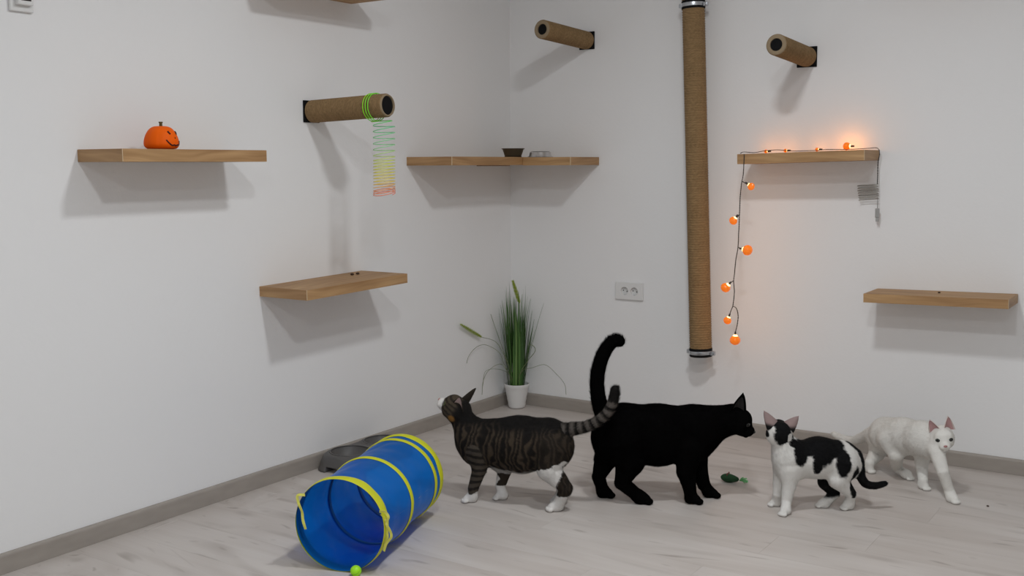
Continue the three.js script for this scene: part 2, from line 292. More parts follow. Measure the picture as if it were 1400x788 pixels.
// ---------------------------------------------------------------- signed-distance modelling
function surfaceNets(sdf, mn, mx, h) {
  const nx = Math.ceil((mx.x - mn.x) / h) + 1, ny = Math.ceil((mx.y - mn.y) / h) + 1, nz = Math.ceil((mx.z - mn.z) / h) + 1;
  const F = new Float32Array(nx * ny * nz).fill(1), B = 6;
  const half = B / 2 * h * 1.7321;
  for (let bz = 0; bz < nz; bz += B) for (let by = 0; by < ny; by += B) for (let bx = 0; bx < nx; bx += B) {
    const d = sdf(mn.x + (bx + B / 2) * h, mn.y + (by + B / 2) * h, mn.z + (bz + B / 2) * h);
    const far = Math.abs(d) > half * 1.7 + 0.006;
    for (let z = bz; z < Math.min(nz, bz + B); z++) for (let y = by; y < Math.min(ny, by + B); y++) for (let x = bx; x < Math.min(nx, bx + B); x++)
      F[(z * ny + y) * nx + x] = far ? d : sdf(mn.x + x * h, mn.y + y * h, mn.z + z * h);
  }
  const pos = [], idx = [], vid = new Int32Array(nx * ny * nz).fill(-1), sx = 1, sy = nx, sz = nx * ny;
  const co = [0, sx, sy, sx + sy, sz, sx + sz, sy + sz, sx + sy + sz];
  const ed = [[0, 1], [2, 3], [4, 5], [6, 7], [0, 2], [1, 3], [4, 6], [5, 7], [0, 4], [1, 5], [2, 6], [3, 7]];
  for (let z = 0; z < nz - 1; z++) for (let y = 0; y < ny - 1; y++) for (let x = 0; x < nx - 1; x++) {
    const b = (z * ny + y) * nx + x; let m = 0; for (let i = 0; i < 8; i++) if (F[b + co[i]] < 0) m |= 1 << i;
    if (m === 0 || m === 255) continue;
    let ax = 0, ay = 0, az = 0, n = 0;
    for (const [i, j] of ed) { const a = F[b + co[i]], c = F[b + co[j]]; if ((a < 0) === (c < 0)) continue; const t = a / (a - c); ax += (i & 1) + t * ((j & 1) - (i & 1)); ay += ((i >> 1) & 1) + t * (((j >> 1) & 1) - ((i >> 1) & 1)); az += ((i >> 2) & 1) + t * (((j >> 2) & 1) - ((i >> 2) & 1)); n++; }
    vid[b] = pos.length / 3; pos.push(mn.x + (x + ax / n) * h, mn.y + (y + ay / n) * h, mn.z + (z + az / n) * h);
  }
  const quad = (a, b, c, d, f) => { if (a < 0 || b < 0 || c < 0 || d < 0) return; if (f) idx.push(a, b, c, a, c, d); else idx.push(a, c, b, a, d, c); };
  for (let z = 1; z < nz - 1; z++) for (let y = 1; y < ny - 1; y++) for (let x = 1; x < nx - 1; x++) {
    const b = (z * ny + y) * nx + x, s = F[b] < 0;
    if (s !== (F[b + sx] < 0)) quad(vid[b - sy - sz], vid[b - sz], vid[b], vid[b - sy], s);
    if (s !== (F[b + sy] < 0)) quad(vid[b - sx - sz], vid[b - sx], vid[b], vid[b - sz], s);
    if (s !== (F[b + sz] < 0)) quad(vid[b - sx - sy], vid[b - sy], vid[b], vid[b - sx], s);
  }
  const nor = new Float32Array(pos.length), e = h * 0.6;
  for (let i = 0; i < pos.length; i += 3) {
    const x = pos[i], y = pos[i + 1], z = pos[i + 2];
    const gx = sdf(x + e, y, z) - sdf(x - e, y, z), gy = sdf(x, y + e, z) - sdf(x, y - e, z), gz = sdf(x, y, z + e) - sdf(x, y, z - e), l = Math.hypot(gx, gy, gz) || 1;
    nor[i] = gx / l; nor[i + 1] = gy / l; nor[i + 2] = gz / l;
  }
  const g = new THREE.BufferGeometry();
  g.setAttribute('position', new THREE.Float32BufferAttribute(pos, 3)); g.setAttribute('normal', new THREE.BufferAttribute(nor, 3)); g.setIndex(idx); return g;
}
const smin = (a, b, k) => { const h = Math.max(k - Math.abs(a - b), 0) / k; return Math.min(a, b) - h * h * k * 0.25; };

// a cat: bones are tapered capsules between joints, joined smoothly
class Cat {
  constructor(O, T) {           // O a floor point under the spine, T heading tail -> head
    this.O = O; this.T = T.clone().setY(0).normalize(); this.S = V(-this.T.z, 0, this.T.x);
    if (this.S.dot(camera.position.clone().sub(O)) < 0) this.S.negate();
    this.bones = []; this.ears = [];
  }
  J(px, py, off = 0) { return onPlane(px, py, this.S, this.S.dot(this.O) + off); }
  L(s, h, off) { return this.O.clone().addScaledVector(this.T, s).addScaledVector(this.S, off).setY(h); }
  local(p) { const d = p.clone().sub(this.O); return [d.dot(this.T), p.y, d.dot(this.S)]; }
  bone(a, b, ra, rb, tag = 'body', k = 0.014, sq = 1, grp = null) { this.bones.push({ a, b, ra, rb, tag, k, sq, grp: grp ?? ('g' + this.bones.length) }); return this; }
  chain(pts, tag, k = 0.014, sq = 1) { const grp = 'c' + this.bones.length; for (let i = 1; i < pts.length; i++) this.bone(pts[i - 1][0], pts[i][0], pts[i - 1][1], pts[i][1], Array.isArray(tag) ? tag[i - 1] : tag, k, sq, grp); }
  smoothChain(pts, tag, k, n = 24) { const c = new THREE.CatmullRomCurve3(pts.map(p => p[0]), false, 'centripetal'), out = []; for (let i = 0; i <= n; i++) { const f = i / n * (pts.length - 1), j = Math.min(pts.length - 2, Math.floor(f)); out.push([c.getPoint(i / n), mix(pts[j][1], pts[j + 1][1], f - j)]); } this.chain(out, tag, k); }
  paw(p, dir, r, tag) {         // p on the floor under the paw's middle, dir the way the toes point
    const d = dir.clone().setY(0).normalize(), s = V(-d.z, 0, d.x);
    this.bone(p.clone().addScaledVector(d, -r * 0.7).setY(r * 0.95), p.clone().addScaledVector(d, r * 0.35).setY(r * 0.72), r * 0.88, r * 0.7, tag, 0.01);
    for (const t of [-1.5, -0.5, 0.5, 1.5]) { const c = p.clone().addScaledVector(d, r * (0.95 - 0.1 * t * t)).addScaledVector(s, t * r * 0.42).setY(r * 0.42); this.bone(c, c.clone().addScaledVector(d, r * 0.2), r * 0.4, r * 0.36, tag, 0.004); }
    return p.clone().addScaledVector(d, -r * 0.7).setY(r);
  }
  head(c, F, Rt, s, o = {}) {   // c centre of the skull, F facing, Rt the cat's right
    F = F.clone().normalize(); Rt = Rt.clone().addScaledVector(F, -Rt.dot(F)).normalize(); const U = Rt.clone().cross(F).normalize();
    this.hd = { c, F, R: Rt, U, s };
    const at = (f, u, r) => c.clone().addScaledVector(F, f * s).addScaledVector(U, u * s).addScaledVector(Rt, r * s);
    this.at = at;
    this.bone(at(-0.012, 0.002, 0), at(0.012, 0.004, 0), 0.0385 * s, 0.035 * s, 'head', 0.012);
    for (const e of [-1, 1]) {
      this.bone(at(-0.004, -0.012, 0.0155 * e), at(0.016, -0.014, 0.0145 * e), 0.0275 * s, 0.0235 * s, 'cheek', 0.012);
      this.bone(at(0.049, -0.0175, 0.0085 * e), at(0.051, -0.018, 0.009 * e), 0.0125 * s, 0.0115 * s, 'muzzle', 0.006);
      this.bone(at(0.022, 0.016, 0.014 * e), at(0.024, 0.013, 0.018 * e), 0.0115 * s, 0.0105 * s, 'head', 0.01);
    }
    this.bone(at(0.02, -0.004, 0), at(0.052, -0.010, 0), 0.026 * s, 0.0125 * s, 'bridge', 0.01);
    this.bone(at(0.03, -0.026, 0), at(0.046, -0.030, 0), 0.016 * s, 0.009 * s, 'chin', 0.008);
    const E = o.ear || {}; const ts = E.tipSide ?? 0.044, tu = E.tipUp ?? 0.077, w = E.w ?? 0.024, tf = E.tipF ?? -0.012;
    for (const e of [-1, 1]) {
      const et = (o.earTip && o.earTip[e]) || [tf, tu, ts];
      this.ears.push({ base: at(-0.006, 0.02, 0.025 * e), tip: at(et[0], et[1], et[2] * e), w: w * s, front: (o.earFront && o.earFront[e]) || F.clone().multiplyScalar(o.earF ?? 0.86).addScaledVector(Rt, (o.earOut ?? 0.42) * e).normalize(), e });
    }
  }
  earGeo(E, inner) {            // curved leaf: outer closed shell, or the inner skin
    const up = E.tip.clone().sub(E.base), Hh = up.length(); up.normalize();
    const fr = E.front.clone().addScaledVector(up, -E.front.dot(up)).normalize(), sd = up.clone().cross(fr), NU = 12, NV = 12, pos = [], idx = [];
    const P = (u, v, t) => { const wv = E.w * Math.pow(1 - v, 0.72) * (1 - 0.1 * (1 - v)) + 0.0006, bow = (1 - u * u) * E.w * 0.55 * (1 - v * 0.8); return E.base.clone().addScaledVector(up, v * Hh * (1 - 0.06 * u * u)).addScaledVector(sd, u * wv).addScaledVector(fr, -bow + t); };
    const grid = (t, sc) => { const b = pos.length / 3; for (let j = 0; j <= NV; j++) for (let i = 0; i <= NU; i++) { const p = P((i / NU * 2 - 1) * sc, j / NV * (sc < 1 ? 0.9 : 1), t * (1 - 0.6 * j / NV)); pos.push(p.x, p.y, p.z); } return b; };
    const faces = (b, f) => { for (let j = 0; j < NV; j++) for (let i = 0; i < NU; i++) { const a = b + j * (NU + 1) + i, c = a + 1, d = a + NU + 1, e = d + 1; if (f) idx.push(a, c, e, a, e, d); else idx.push(a, e, c, a, d, e); } };
    if (inner) faces(grid(0.0042, 0.8), true);
    else {
      const a = grid(0.0028, 1), b = grid(-0.0028, 1); faces(a, true); faces(b, false);
      for (const i of [0, NU]) for (let j = 0; j < NV; j++) { const p = a + j * (NU + 1) + i, q = p + NU + 1, r = b + j * (NU + 1) + i, s = r + NU + 1; if (i) idx.push(p, r, s, p, s, q); else idx.push(p, s, r, p, q, s); }
    }
    const g = new THREE.BufferGeometry(); g.setAttribute('position', new THREE.Float32BufferAttribute(pos, 3)); g.setIndex(idx); g.computeVertexNormals(); return g;
  }
  build(group, color, fur, cell = 0.0034) {
    const B = this.bones.map(b => ({ ...b, dx: b.b.x - b.a.x, dy: b.b.y - b.a.y, dz: b.b.z - b.a.z })); const Sx = this.S.x, Sz = this.S.z;
    const mn = V(1e9, 1e9, 1e9), mx = V(-1e9, -1e9, -1e9);
    for (const b of B) { b.l2 = b.dx * b.dx + b.dy * b.dy + b.dz * b.dz + 1e-12; for (const [p, r] of [[b.a, b.ra], [b.b, b.rb]]) { mn.min(V(p.x - r, p.y - r, p.z - r)); mx.max(V(p.x + r, p.y + r, p.z + r)); } }
    mn.subScalar(0.012); mx.addScalar(0.012);
    const prim = (b, x, y, z) => {
      let ax = x - b.a.x, ay = y - b.a.y, az = z - b.a.z, dx = b.dx, dz = b.dz;
      if (b.sq !== 1) { const q = 1 / b.sq - 1, lat = (ax * Sx + az * Sz) * q; ax += lat * Sx; az += lat * Sz; }
      const h = clamp((ax * dx + ay * b.dy + az * dz) / b.l2, 0, 1), px = ax - dx * h, py = ay - b.dy * h, pz = az - dz * h;
      return Math.sqrt(px * px + py * py + pz * pz) - (b.ra + (b.rb - b.ra) * h);
    };
    const groups = []; for (const b of B) { const l = groups[groups.length - 1]; if (l && l[0].grp === b.grp) l.push(b); else groups.push([b]); }
    const sdf = (x, y, z) => { let d = 1e3; for (const G of groups) { let e = prim(G[0], x, y, z); for (let i = 1; i < G.length; i++) e = smin(e, prim(G[i], x, y, z), 0.003); d = d > 100 ? e : smin(d, e, G[0].k); } return Math.max(d + 0.0008 * N3(x * 60, y * 60, z * 60), 0.0006 - y); };
    this.sdf = sdf; let g = surfaceNets(sdf, mn, mx, cell);
    const nBody = g.attributes.position.count;
    const parts = [g.toNonIndexed ? g : g]; const tags = [];
    const p = g.attributes.position;
    for (let i = 0; i < nBody; i++) { let m = 1e9, t = 'body'; for (const b of B) { const d = prim(b, p.getX(i), p.getY(i), p.getZ(i)) + 0.0; if (d < m) { m = d; t = b.tag; } } tags.push(t); }
    for (const E of this.ears) { const eg = this.earGeo(E, false); parts.push(eg); for (let i = 0; i < eg.attributes.position.count; i++) tags.push('ear'); }
    g = mergeGeometries(parts);
    const P = g.attributes.position, col = new Float32Array(P.count * 3), q = V(0, 0, 0);
    for (let i = 0; i < P.count; i++) { q.fromBufferAttribute(P, i); const c = color(q, tags[i], this.local(q)); col.set(c, i * 3); }
    g.setAttribute('color', new THREE.BufferAttribute(col, 3));
    const mat = new THREE.MeshPhysicalMaterial({ vertexColors: true, roughness: 0.85, sheen: fur.sheen ?? 0.3, sheenRoughness: 0.6, sheenColor: fur.sheenColor || lin(0.2, 0.2, 0.2), specularIntensity: fur.spec ?? 0.3 });
    part('body', g, mat, group);
    // fine hairs standing a little off the coat
    const I = g.index, tri = I.count / 3, cum = new Float32Array(tri); let sum = 0; const a = V(), b = V(), c = V();
    for (let t = 0; t < tri; t++) { a.fromBufferAttribute(P, I.getX(3 * t)); b.fromBufferAttribute(P, I.getX(3 * t + 1)); c.fromBufferAttribute(P, I.getX(3 * t + 2)); b.sub(a); c.sub(a); sum += b.cross(c).length(); cum[t] = sum; }
    const hp = [], hn = [], hc = [], nn = V();
    for (let n = 0; n < fur.count; n++) {
      const x = rnd() * sum; let lo = 0, hi = tri - 1; while (lo < hi) { const m = (lo + hi) >> 1; if (cum[m] < x) lo = m + 1; else hi = m; }
      const i0 = I.getX(3 * lo), i1 = I.getX(3 * lo + 1), i2 = I.getX(3 * lo + 2); if (tags[i0] === 'ear' && rnd() < 0.7) continue;
      let u = rnd(), v = rnd(); if (u + v > 1) { u = 1 - u; v = 1 - v; }
      a.fromBufferAttribute(P, i0); b.fromBufferAttribute(P, i1); c.fromBufferAttribute(P, i2); a.addScaledVector(b.sub(a.clone()), u).addScaledVector(c.sub(V().fromBufferAttribute(P, i0)), v);
      nn.fromBufferAttribute(g.attributes.normal, i0);
      const tag = tags[i0], len = (fur.len[tag] ?? fur.len.body) * rr(0.6, 1.25); if (len <= 0) continue;
      const flow = (tag === 'tail' && this.tailDir) ? this.tailDir : this.T.clone().multiplyScalar(-0.75).setY(-0.6);
      const d = flow.clone().addScaledVector(nn, -flow.dot(nn)).normalize().multiplyScalar(0.85).addScaledVector(nn, rr(0.18, 0.5)).add(V(rr(-.18, .18), rr(-.18, .18), rr(-.18, .18))).normalize();
      const w = d.clone().cross(nn).normalize().multiplyScalar(0.00055); const tip = a.clone().addScaledVector(d, len); if (tip.y < 0.001) continue;
      a.addScaledVector(nn, -0.0006);
      hp.push(a.x - w.x, a.y - w.y, a.z - w.z, a.x + w.x, a.y + w.y, a.z + w.z, tip.x, tip.y, tip.z);
      const v0 = rr(0.8, 1.1); for (let k = 0; k < 3; k++) { hn.push(nn.x, nn.y, nn.z); hc.push(col[i0 * 3] * v0, col[i0 * 3 + 1] * v0, col[i0 * 3 + 2] * v0); }
    }
    const hg = new THREE.BufferGeometry(); hg.setAttribute('position', new THREE.Float32BufferAttribute(hp, 3)); hg.setAttribute('normal', new THREE.Float32BufferAttribute(hn, 3)); hg.setAttribute('color', new THREE.Float32BufferAttribute(hc, 3));
    const fm = part('fur', hg, new THREE.MeshPhysicalMaterial({ vertexColors: true, roughness: 1, specularIntensity: (fur.spec ?? 0.3) * 0.4, side: THREE.DoubleSide }), group); fm.userData.kind = 'stuff';
    return group;
  }
  face(group, o) {
    const { F, U, R: Rt, s } = this.hd, at = this.at;
    for (const e of [-1, 1]) {
      const dd = F.clone().multiplyScalar(0.0335).addScaledVector(U, 0.004).addScaledVector(Rt, 0.0195 * e).normalize(); const c = this.hd.c.clone().addScaledVector(dd, 0.02 * s); for (let i = 0; i < 60; i++) { const q = this.sdf(c.x, c.y, c.z); if (q > -0.0002) break; c.addScaledVector(dd, Math.max(0.0003, -q * 0.7)); } c.addScaledVector(dd, -0.0012); const g = new THREE.SphereGeometry(0.0092 * s, 20, 14); g.scale(1.15, o.squint ?? 0.8, 0.5);
      const m = part('eye', g, M(o.eye, 0.12), group, o.eyeLabel); m.position.copy(c);
      const out = F.clone().addScaledVector(Rt, 0.42 * e).addScaledVector(U, 0.12).normalize(), x = U.clone().cross(out).normalize();
      m.quaternion.setFromRotationMatrix(new THREE.Matrix4().makeBasis(x, out.clone().cross(x), out));
      const pu = part('pupil', new THREE.SphereGeometry(0.0052 * s, 16, 10).scale(0.8, 0.95, 0.35).translate(0, 0, 0.0032 * s), M(lin(0.004, 0.004, 0.004), 0.1), m);
      void pu;
    }
    const ng = new THREE.SphereGeometry(0.0062 * s, 16, 12); ng.scale(1.15, 0.75, 0.7); const nm = part('nose', ng, M(o.nose, 0.5), group, o.noseLabel);
    const np = at(0.03, -0.0095, 0); for (let i = 0; i < 80; i++) { const q = this.sdf(np.x, np.y, np.z); if (q > -0.0002) break; np.addScaledVector(F, Math.max(0.0003, -q * 0.7)); } nm.position.copy(np.addScaledVector(F, -0.001)); nm.quaternion.setFromRotationMatrix(new THREE.Matrix4().makeBasis(Rt.clone().negate(), U, F));
    for (const E of this.ears) part('inner_ear', this.earGeo(E, true), new THREE.MeshStandardMaterial({ color: o.innerEar, roughness: 0.8, side: THREE.DoubleSide }), group, o.earLabel);
  }
}
const imgR = V(1, 0, 0).applyQuaternion(camera.quaternion).setY(0).normalize();
const awayAt = p => p.clone().sub(camera.position).setY(0).normalize();
// direction from image right, up, away from the viewer (as the photograph shows it near point p)
function dirAt(p, r, u, a) { const A = awayAt(p), R = V(-A.z, 0, A.x); return R.multiplyScalar(r).addScaledVector(V(0, 1, 0), u).addScaledVector(A, a).normalize(); }

// ---------------------------------------------------------------- tabby cat
{
  const fN = onFloor(641, 687), hN = onFloor(757, 699), fF = onFloor(683, 683.5);
  const T = fN.clone().sub(hN).setY(0).normalize();
  const tmp = new Cat(fN, T), cat = new Cat(fN.clone().addScaledVector(tmp.S, -0.042), T), J = (x, y, o) => cat.J(x, y, o);
  const g = thing('tabby_cat', 'brown tabby cat with white paws and muzzle, looking up beside the blue tunnel', 'cat');
  cat.bone(J(657, 605), J(712, 608), 0.084, 0.097, 'body', 0.03, 0.8);
  cat.bone(J(712, 608), J(749, 605), 0.097, 0.083, 'body', 0.03, 0.82);
  cat.bone(J(750, 605), J(757, 611), 0.079, 0.07, 'rump', 0.025, 0.88);
  cat.bone(J(646, 602), J(653, 612), 0.06, 0.062, 'chest', 0.025, 0.9);
  cat.bone(J(648, 599), J(630, 570), 0.062, 0.041, 'neck', 0.02, 0.9);
  // front legs
  let w = cat.paw(fN, dirAt(fN, -1, 0, -0.25), 0.019, 'white');
  cat.chain([[J(653, 616, 0.036), 0.040], [J(655, 643, 0.04), 0.0255], [J(647, 668, 0.04), 0.0185], [w, 0.0165]], ['shoulder', 'leg', 'leg'], 0.016);
  w = cat.paw(fF, dirAt(fF, -1, 0, -0.1), 0.018, 'white');
  cat.chain([[J(668, 620, -0.035), 0.04], [J(690, 642, -0.034), 0.026], [J(684, 665, -0.033), 0.018], [w, 0.0165]], ['body', 'whiteleg', 'whiteleg'], 0.012);
  // hind legs
  w = cat.paw(hN, dirAt(hN, -1, 0, -0.3), 0.02, 'white');
  cat.chain([[J(757, 614, 0.028), 0.062], [J(750, 641, 0.046), 0.043], [J(774, 668, 0.044), 0.0225], [w, 0.018]], ['thigh', 'hindlow', 'hindlow'], 0.02);
  const hF = cat.L(cat.local(hN)[0] + 0.012, 0, -0.045); w = cat.paw(hF, T, 0.019, 'white');
  cat.chain([[J(757, 612, -0.028), 0.06], [J(750, 640, -0.045), 0.036], [J(769, 664, -0.046), 0.02], [w, 0.018]], ['rump', 'hindfar', 'hindfar'], 0.02);
  // tail
  cat.tailDir = T.clone().multiplyScalar(-0.8).setY(0.5);
  cat.smoothChain([[J(775, 588), 0.024], [J(800, 584), 0.0185], [J(819, 575), 0.018], [J(832, 562), 0.0175], [J(839, 545), 0.017], [J(840.5, 533), 0.0145]], 'tail', 0.016);
  const hc = J(624, 558.5);
  cat.head(hc, dirAt(hc, -0.80, 0.52, 0.26), dirAt(hc, 0.5, 0.15, 0.85), 1.1, { earFront: { '-1': dirAt(hc, -0.5, 0.05, -0.85) }, earTip: { '-1': [0.002, 0.066, 0.032] }, ear: { tipUp: 0.083, tipSide: 0.04, w: 0.026, tipF: -0.016 } });
  const tailPts = [J(775, 588), J(800, 584), J(819, 575), J(832, 562), J(839, 545), J(840.5, 533)];
  const dark = [0.010, 0.009, 0.0085], brown = [0.078, 0.058, 0.040], white = [0.72, 0.70, 0.67], orange = [0.26, 0.13, 0.035];
  const bl = (a, b, t) => [mix(a[0], b[0], t), mix(a[1], b[1], t), mix(a[2], b[2], t)];
  const q0 = cat.local(J(771, 636, 0.05)), q1 = cat.local(J(759, 683, 0.05)), q2 = cat.local(J(729, 644, 0.05)), q3 = cat.local(J(772, 631, 0.05));
  // white front of the near thigh: in front of the line q0-q1 and below the line q2-q3
  const hindWhite = (s, h, n) => s > mix(q1[0], q0[0], (h - q1[1]) / (q0[1] - q1[1])) + n * 0.012 && h < mix(q2[1], q3[1], (s - q2[0]) / (q3[0] - q2[0])) + n * 0.012;
  const bellyY = J(711, 640).y, backY = J(711, 572).y;
  cat.build(g, (p, tag, [s, h, o]) => {
    const n1 = N3(p.x * 14, p.y * 14, p.z * 14), n2 = N3(p.x * 45, p.y * 45, p.z * 45);
    let t;
    if (tag === 'tail') {
      let best = 1e9, arc = 0, acc = 0; for (let i = 1; i < tailPts.length; i++) { const a = tailPts[i - 1], b = tailPts[i], ab = b.clone().sub(a), l = ab.length(), k = clamp(p.clone().sub(a).dot(ab) / (l * l), 0, 1), d = a.clone().addScaledVector(ab, k).distanceTo(p); if (d < best) { best = d; arc = acc + k * l; } acc += l; }
      const ring = smooth(-0.25, 0.35, Math.sin(arc * 215) + n2 * 0.4); const tip = smooth(acc - 0.045, acc - 0.035, arc);
      return bl(bl([0.115, 0.10, 0.088], dark, ring), dark, tip);
    }
    const stripe = smooth(-0.85, 0.2, Math.sin(s * 300 + N3(p.x * 30, p.y * 16, p.z * 30) * 6 + n1 * 4 + n2 * 2.2) + 0.5 * n2);
    let c = bl(brown, dark, 0.15 + 0.8 * stripe);
    c = bl(c, dark, smooth(backY - 0.05, backY - 0.012, h + n1 * 0.02));
    if (tag === 'leg' || tag === 'shoulder') { const st = smooth(-0.1, 0.5, Math.sin(h * 260 + n1 * 2.5)); c = bl([0.085, 0.07, 0.055], dark, 0.1 + 0.75 * st); if (h < 0.04 + n2 * 0.01) c = white; return c; }
    if (tag === 'white') return white;
    if (tag === 'whiteleg') return (h > 0.052 && h < 0.105 && p.clone().sub(J(684, 660, -0.033)).dot(T) < 0.003 + n2 * 0.012) ? bl(dark, brown, 0.4) : white;
    if (tag === 'thigh' || tag === 'hindlow' || tag === 'hindfar') {
      if (tag === 'hindfar') return h < 0.07 ? white : bl(dark, brown, 0.3);
      if (h < 0.06 + n2 * 0.008) return white;
      if (hindWhite(s, h, n2)) return white;
      return bl(dark, brown, 0.15 + 0.35 * (1 - stripe));
    }
    if (tag === 'rump' && o > 0.02 && hindWhite(s, h, n2)) return white;
    if (tag === 'body' || tag === 'chest' || tag === 'rump') { const wb = smooth(bellyY + 0.004, bellyY - 0.014, h + n2 * 0.02); c = bl(c, white, wb * 0.55); }
    if (tag === 'neck' || tag === 'chest') { const f = p.clone().sub(J(614, 586)).dot(dirAt(hc, -0.9, -0.15, 0)); c = bl(c, white, smooth(-0.008, 0.006, f + n2 * 0.008)); }
    if (tag === 'muzzle' || tag === 'chin') return bl(white, [0.5, 0.42, 0.38], 0.15);
    if (tag === 'bridge') { const d = p.clone().sub(hc).dot(cat.hd.F); return bl(bl(brown, dark, 0.3), white, smooth(0.046, 0.055, d)); }
    if (tag === 'cheek' || tag === 'head') { const d = p.clone().sub(hc); const st = smooth(0, 0.5, Math.sin(d.dot(cat.hd.U) * 420 + n1 * 2)); c = bl([0.085, 0.066, 0.046], dark, 0.2 + 0.55 * st); c = bl(c, dark, smooth(0.01, -0.01, d.dot(cat.hd.F) + 0.004)); const od = p.distanceTo(cat.at(-0.008, -0.018, -0.044)); c = bl(c, orange, smooth(0.017, 0.009, od)); }
    if (tag === 'ear') return bl(dark, brown, 0.25);
    return c;
  }, { count: 60000, len: { body: 0.009, tail: 0.013, head: 0.005, cheek: 0.006, muzzle: 0.002, bridge: 0.002, chin: 0.003, ear: 0.003, white: 0.003, leg: 0.005, whiteleg: 0.004 }, sheen: 0.15 });
  cat.face(g, { eye: lin(0.05, 0.055, 0.02), nose: lin(0.4, 0.2, 0.18), innerEar: lin(0.5, 0.37, 0.34), eyeLabel: 'green eye', noseLabel: 'pink nose', earLabel: 'pinkish inner ear' });
}

// ---------------------------------------------------------------- black cat
{
  const fN = onFloor(950, 689), fF = onFloor(974, 680.5), hN = onFloor(881, 689), hF = onFloor(830, 680.5);
  const T = fN.clone().add(fF).sub(hN).sub(hF).setY(0).normalize();
  const tmp = new Cat(fN, T), cat = new Cat(fN.clone().addScaledVector(tmp.S, -0.036), T), J = (x, y, o) => cat.J(x, y, o);
  const g = thing('black_cat', 'solid black cat with raised tail nosing towards the small black-and-white cat', 'cat');
  cat.bone(J(944, 592), J(900, 595), 0.093, 0.106, 'body', 0.03, 0.78);
  cat.bone(J(900, 595), J(856, 592), 0.106, 0.102, 'body', 0.03, 0.8);
  cat.bone(J(852, 592), J(844, 598), 0.1, 0.094, 'body', 0.03, 0.85);
  cat.bone(J(958, 598), J(950, 606), 0.062, 0.064, 'body', 0.03, 0.9);
  cat.bone(J(950, 584), J(1000, 574), 0.076, 0.054, 'neck', 0.035, 0.85);
  let w = cat.paw(fN, dirAt(fN, 1, 0, -0.15), 0.0205, 'paw');
  cat.chain([[J(942, 612, 0.04), 0.05], [J(938, 645, 0.04), 0.034], [J(943, 668, 0.036), 0.023], [w, 0.0205]], 'leg', 0.016);
  w = cat.paw(fF, dirAt(fF, 1, 0, -0.1), 0.0205, 'paw');
  cat.chain([[J(950, 612, -0.04), 0.05], [J(955, 640, -0.038), 0.033], [J(962, 662, -0.036), 0.023], [w, 0.0205]], 'leg', 0.014);
  w = cat.paw(hN, dirAt(hN, 1, 0, -0.15), 0.0215, 'paw');
  cat.chain([[J(852, 606, 0.03), 0.082], [J(861, 632, 0.045), 0.052], [J(850, 660, 0.04), 0.026], [w, 0.022]], ['thigh', 'leg', 'leg'], 0.022);
  w = cat.paw(hF, dirAt(hF, 1, 0, -0.1), 0.0205, 'paw');
  cat.chain([[J(840, 604, -0.03), 0.078], [J(828, 628, -0.036), 0.042], [J(818.5, 652, -0.036), 0.024], [w, 0.021]], ['thigh', 'leg', 'leg'], 0.02);
  cat.tailDir = V(0, 1, 0).addScaledVector(T, -0.4);
  cat.smoothChain([[J(832, 574), 0.04], [J(821, 556), 0.0275], [J(816.5, 530), 0.0245], [J(818, 506), 0.0245], [J(825.5, 484), 0.0235], [J(835, 470), 0.0215], [J(845, 465.5), 0.0195], [J(847.5, 467.5), 0.018]], 'tail', 0.02);
  const hc = J(1007, 573.5);
  cat.head(hc, dirAt(hc, 0.87, -0.42, -0.08), dirAt(hc, 0.10, 0.0, -1), 1.16, { earF: 0.45, earOut: 0.8, ear: { tipUp: 0.078, tipSide: 0.036, w: 0.030, tipF: -0.018 } });
  cat.build(g, (p) => { const n = 0.0024 + 0.0005 * N3(p.x * 20, p.y * 20, p.z * 20); return [n, n * 0.96, n * 0.97]; },
    { count: 65000, len: { body: 0.010, thigh: 0.01, tail: 0.015, head: 0.004, cheek: 0.004, muzzle: 0.002, bridge: 0.002, chin: 0.003, ear: 0.003, paw: 0.003, leg: 0.006 }, sheen: 0.0, spec: 0.02 });
  cat.face(g, { eye: lin(0.006, 0.006, 0.005), nose: lin(0.008, 0.008, 0.008), innerEar: lin(0.010, 0.008, 0.008), eyeLabel: 'dark greenish eye', noseLabel: 'black nose', earLabel: 'dark inner ear' });
}

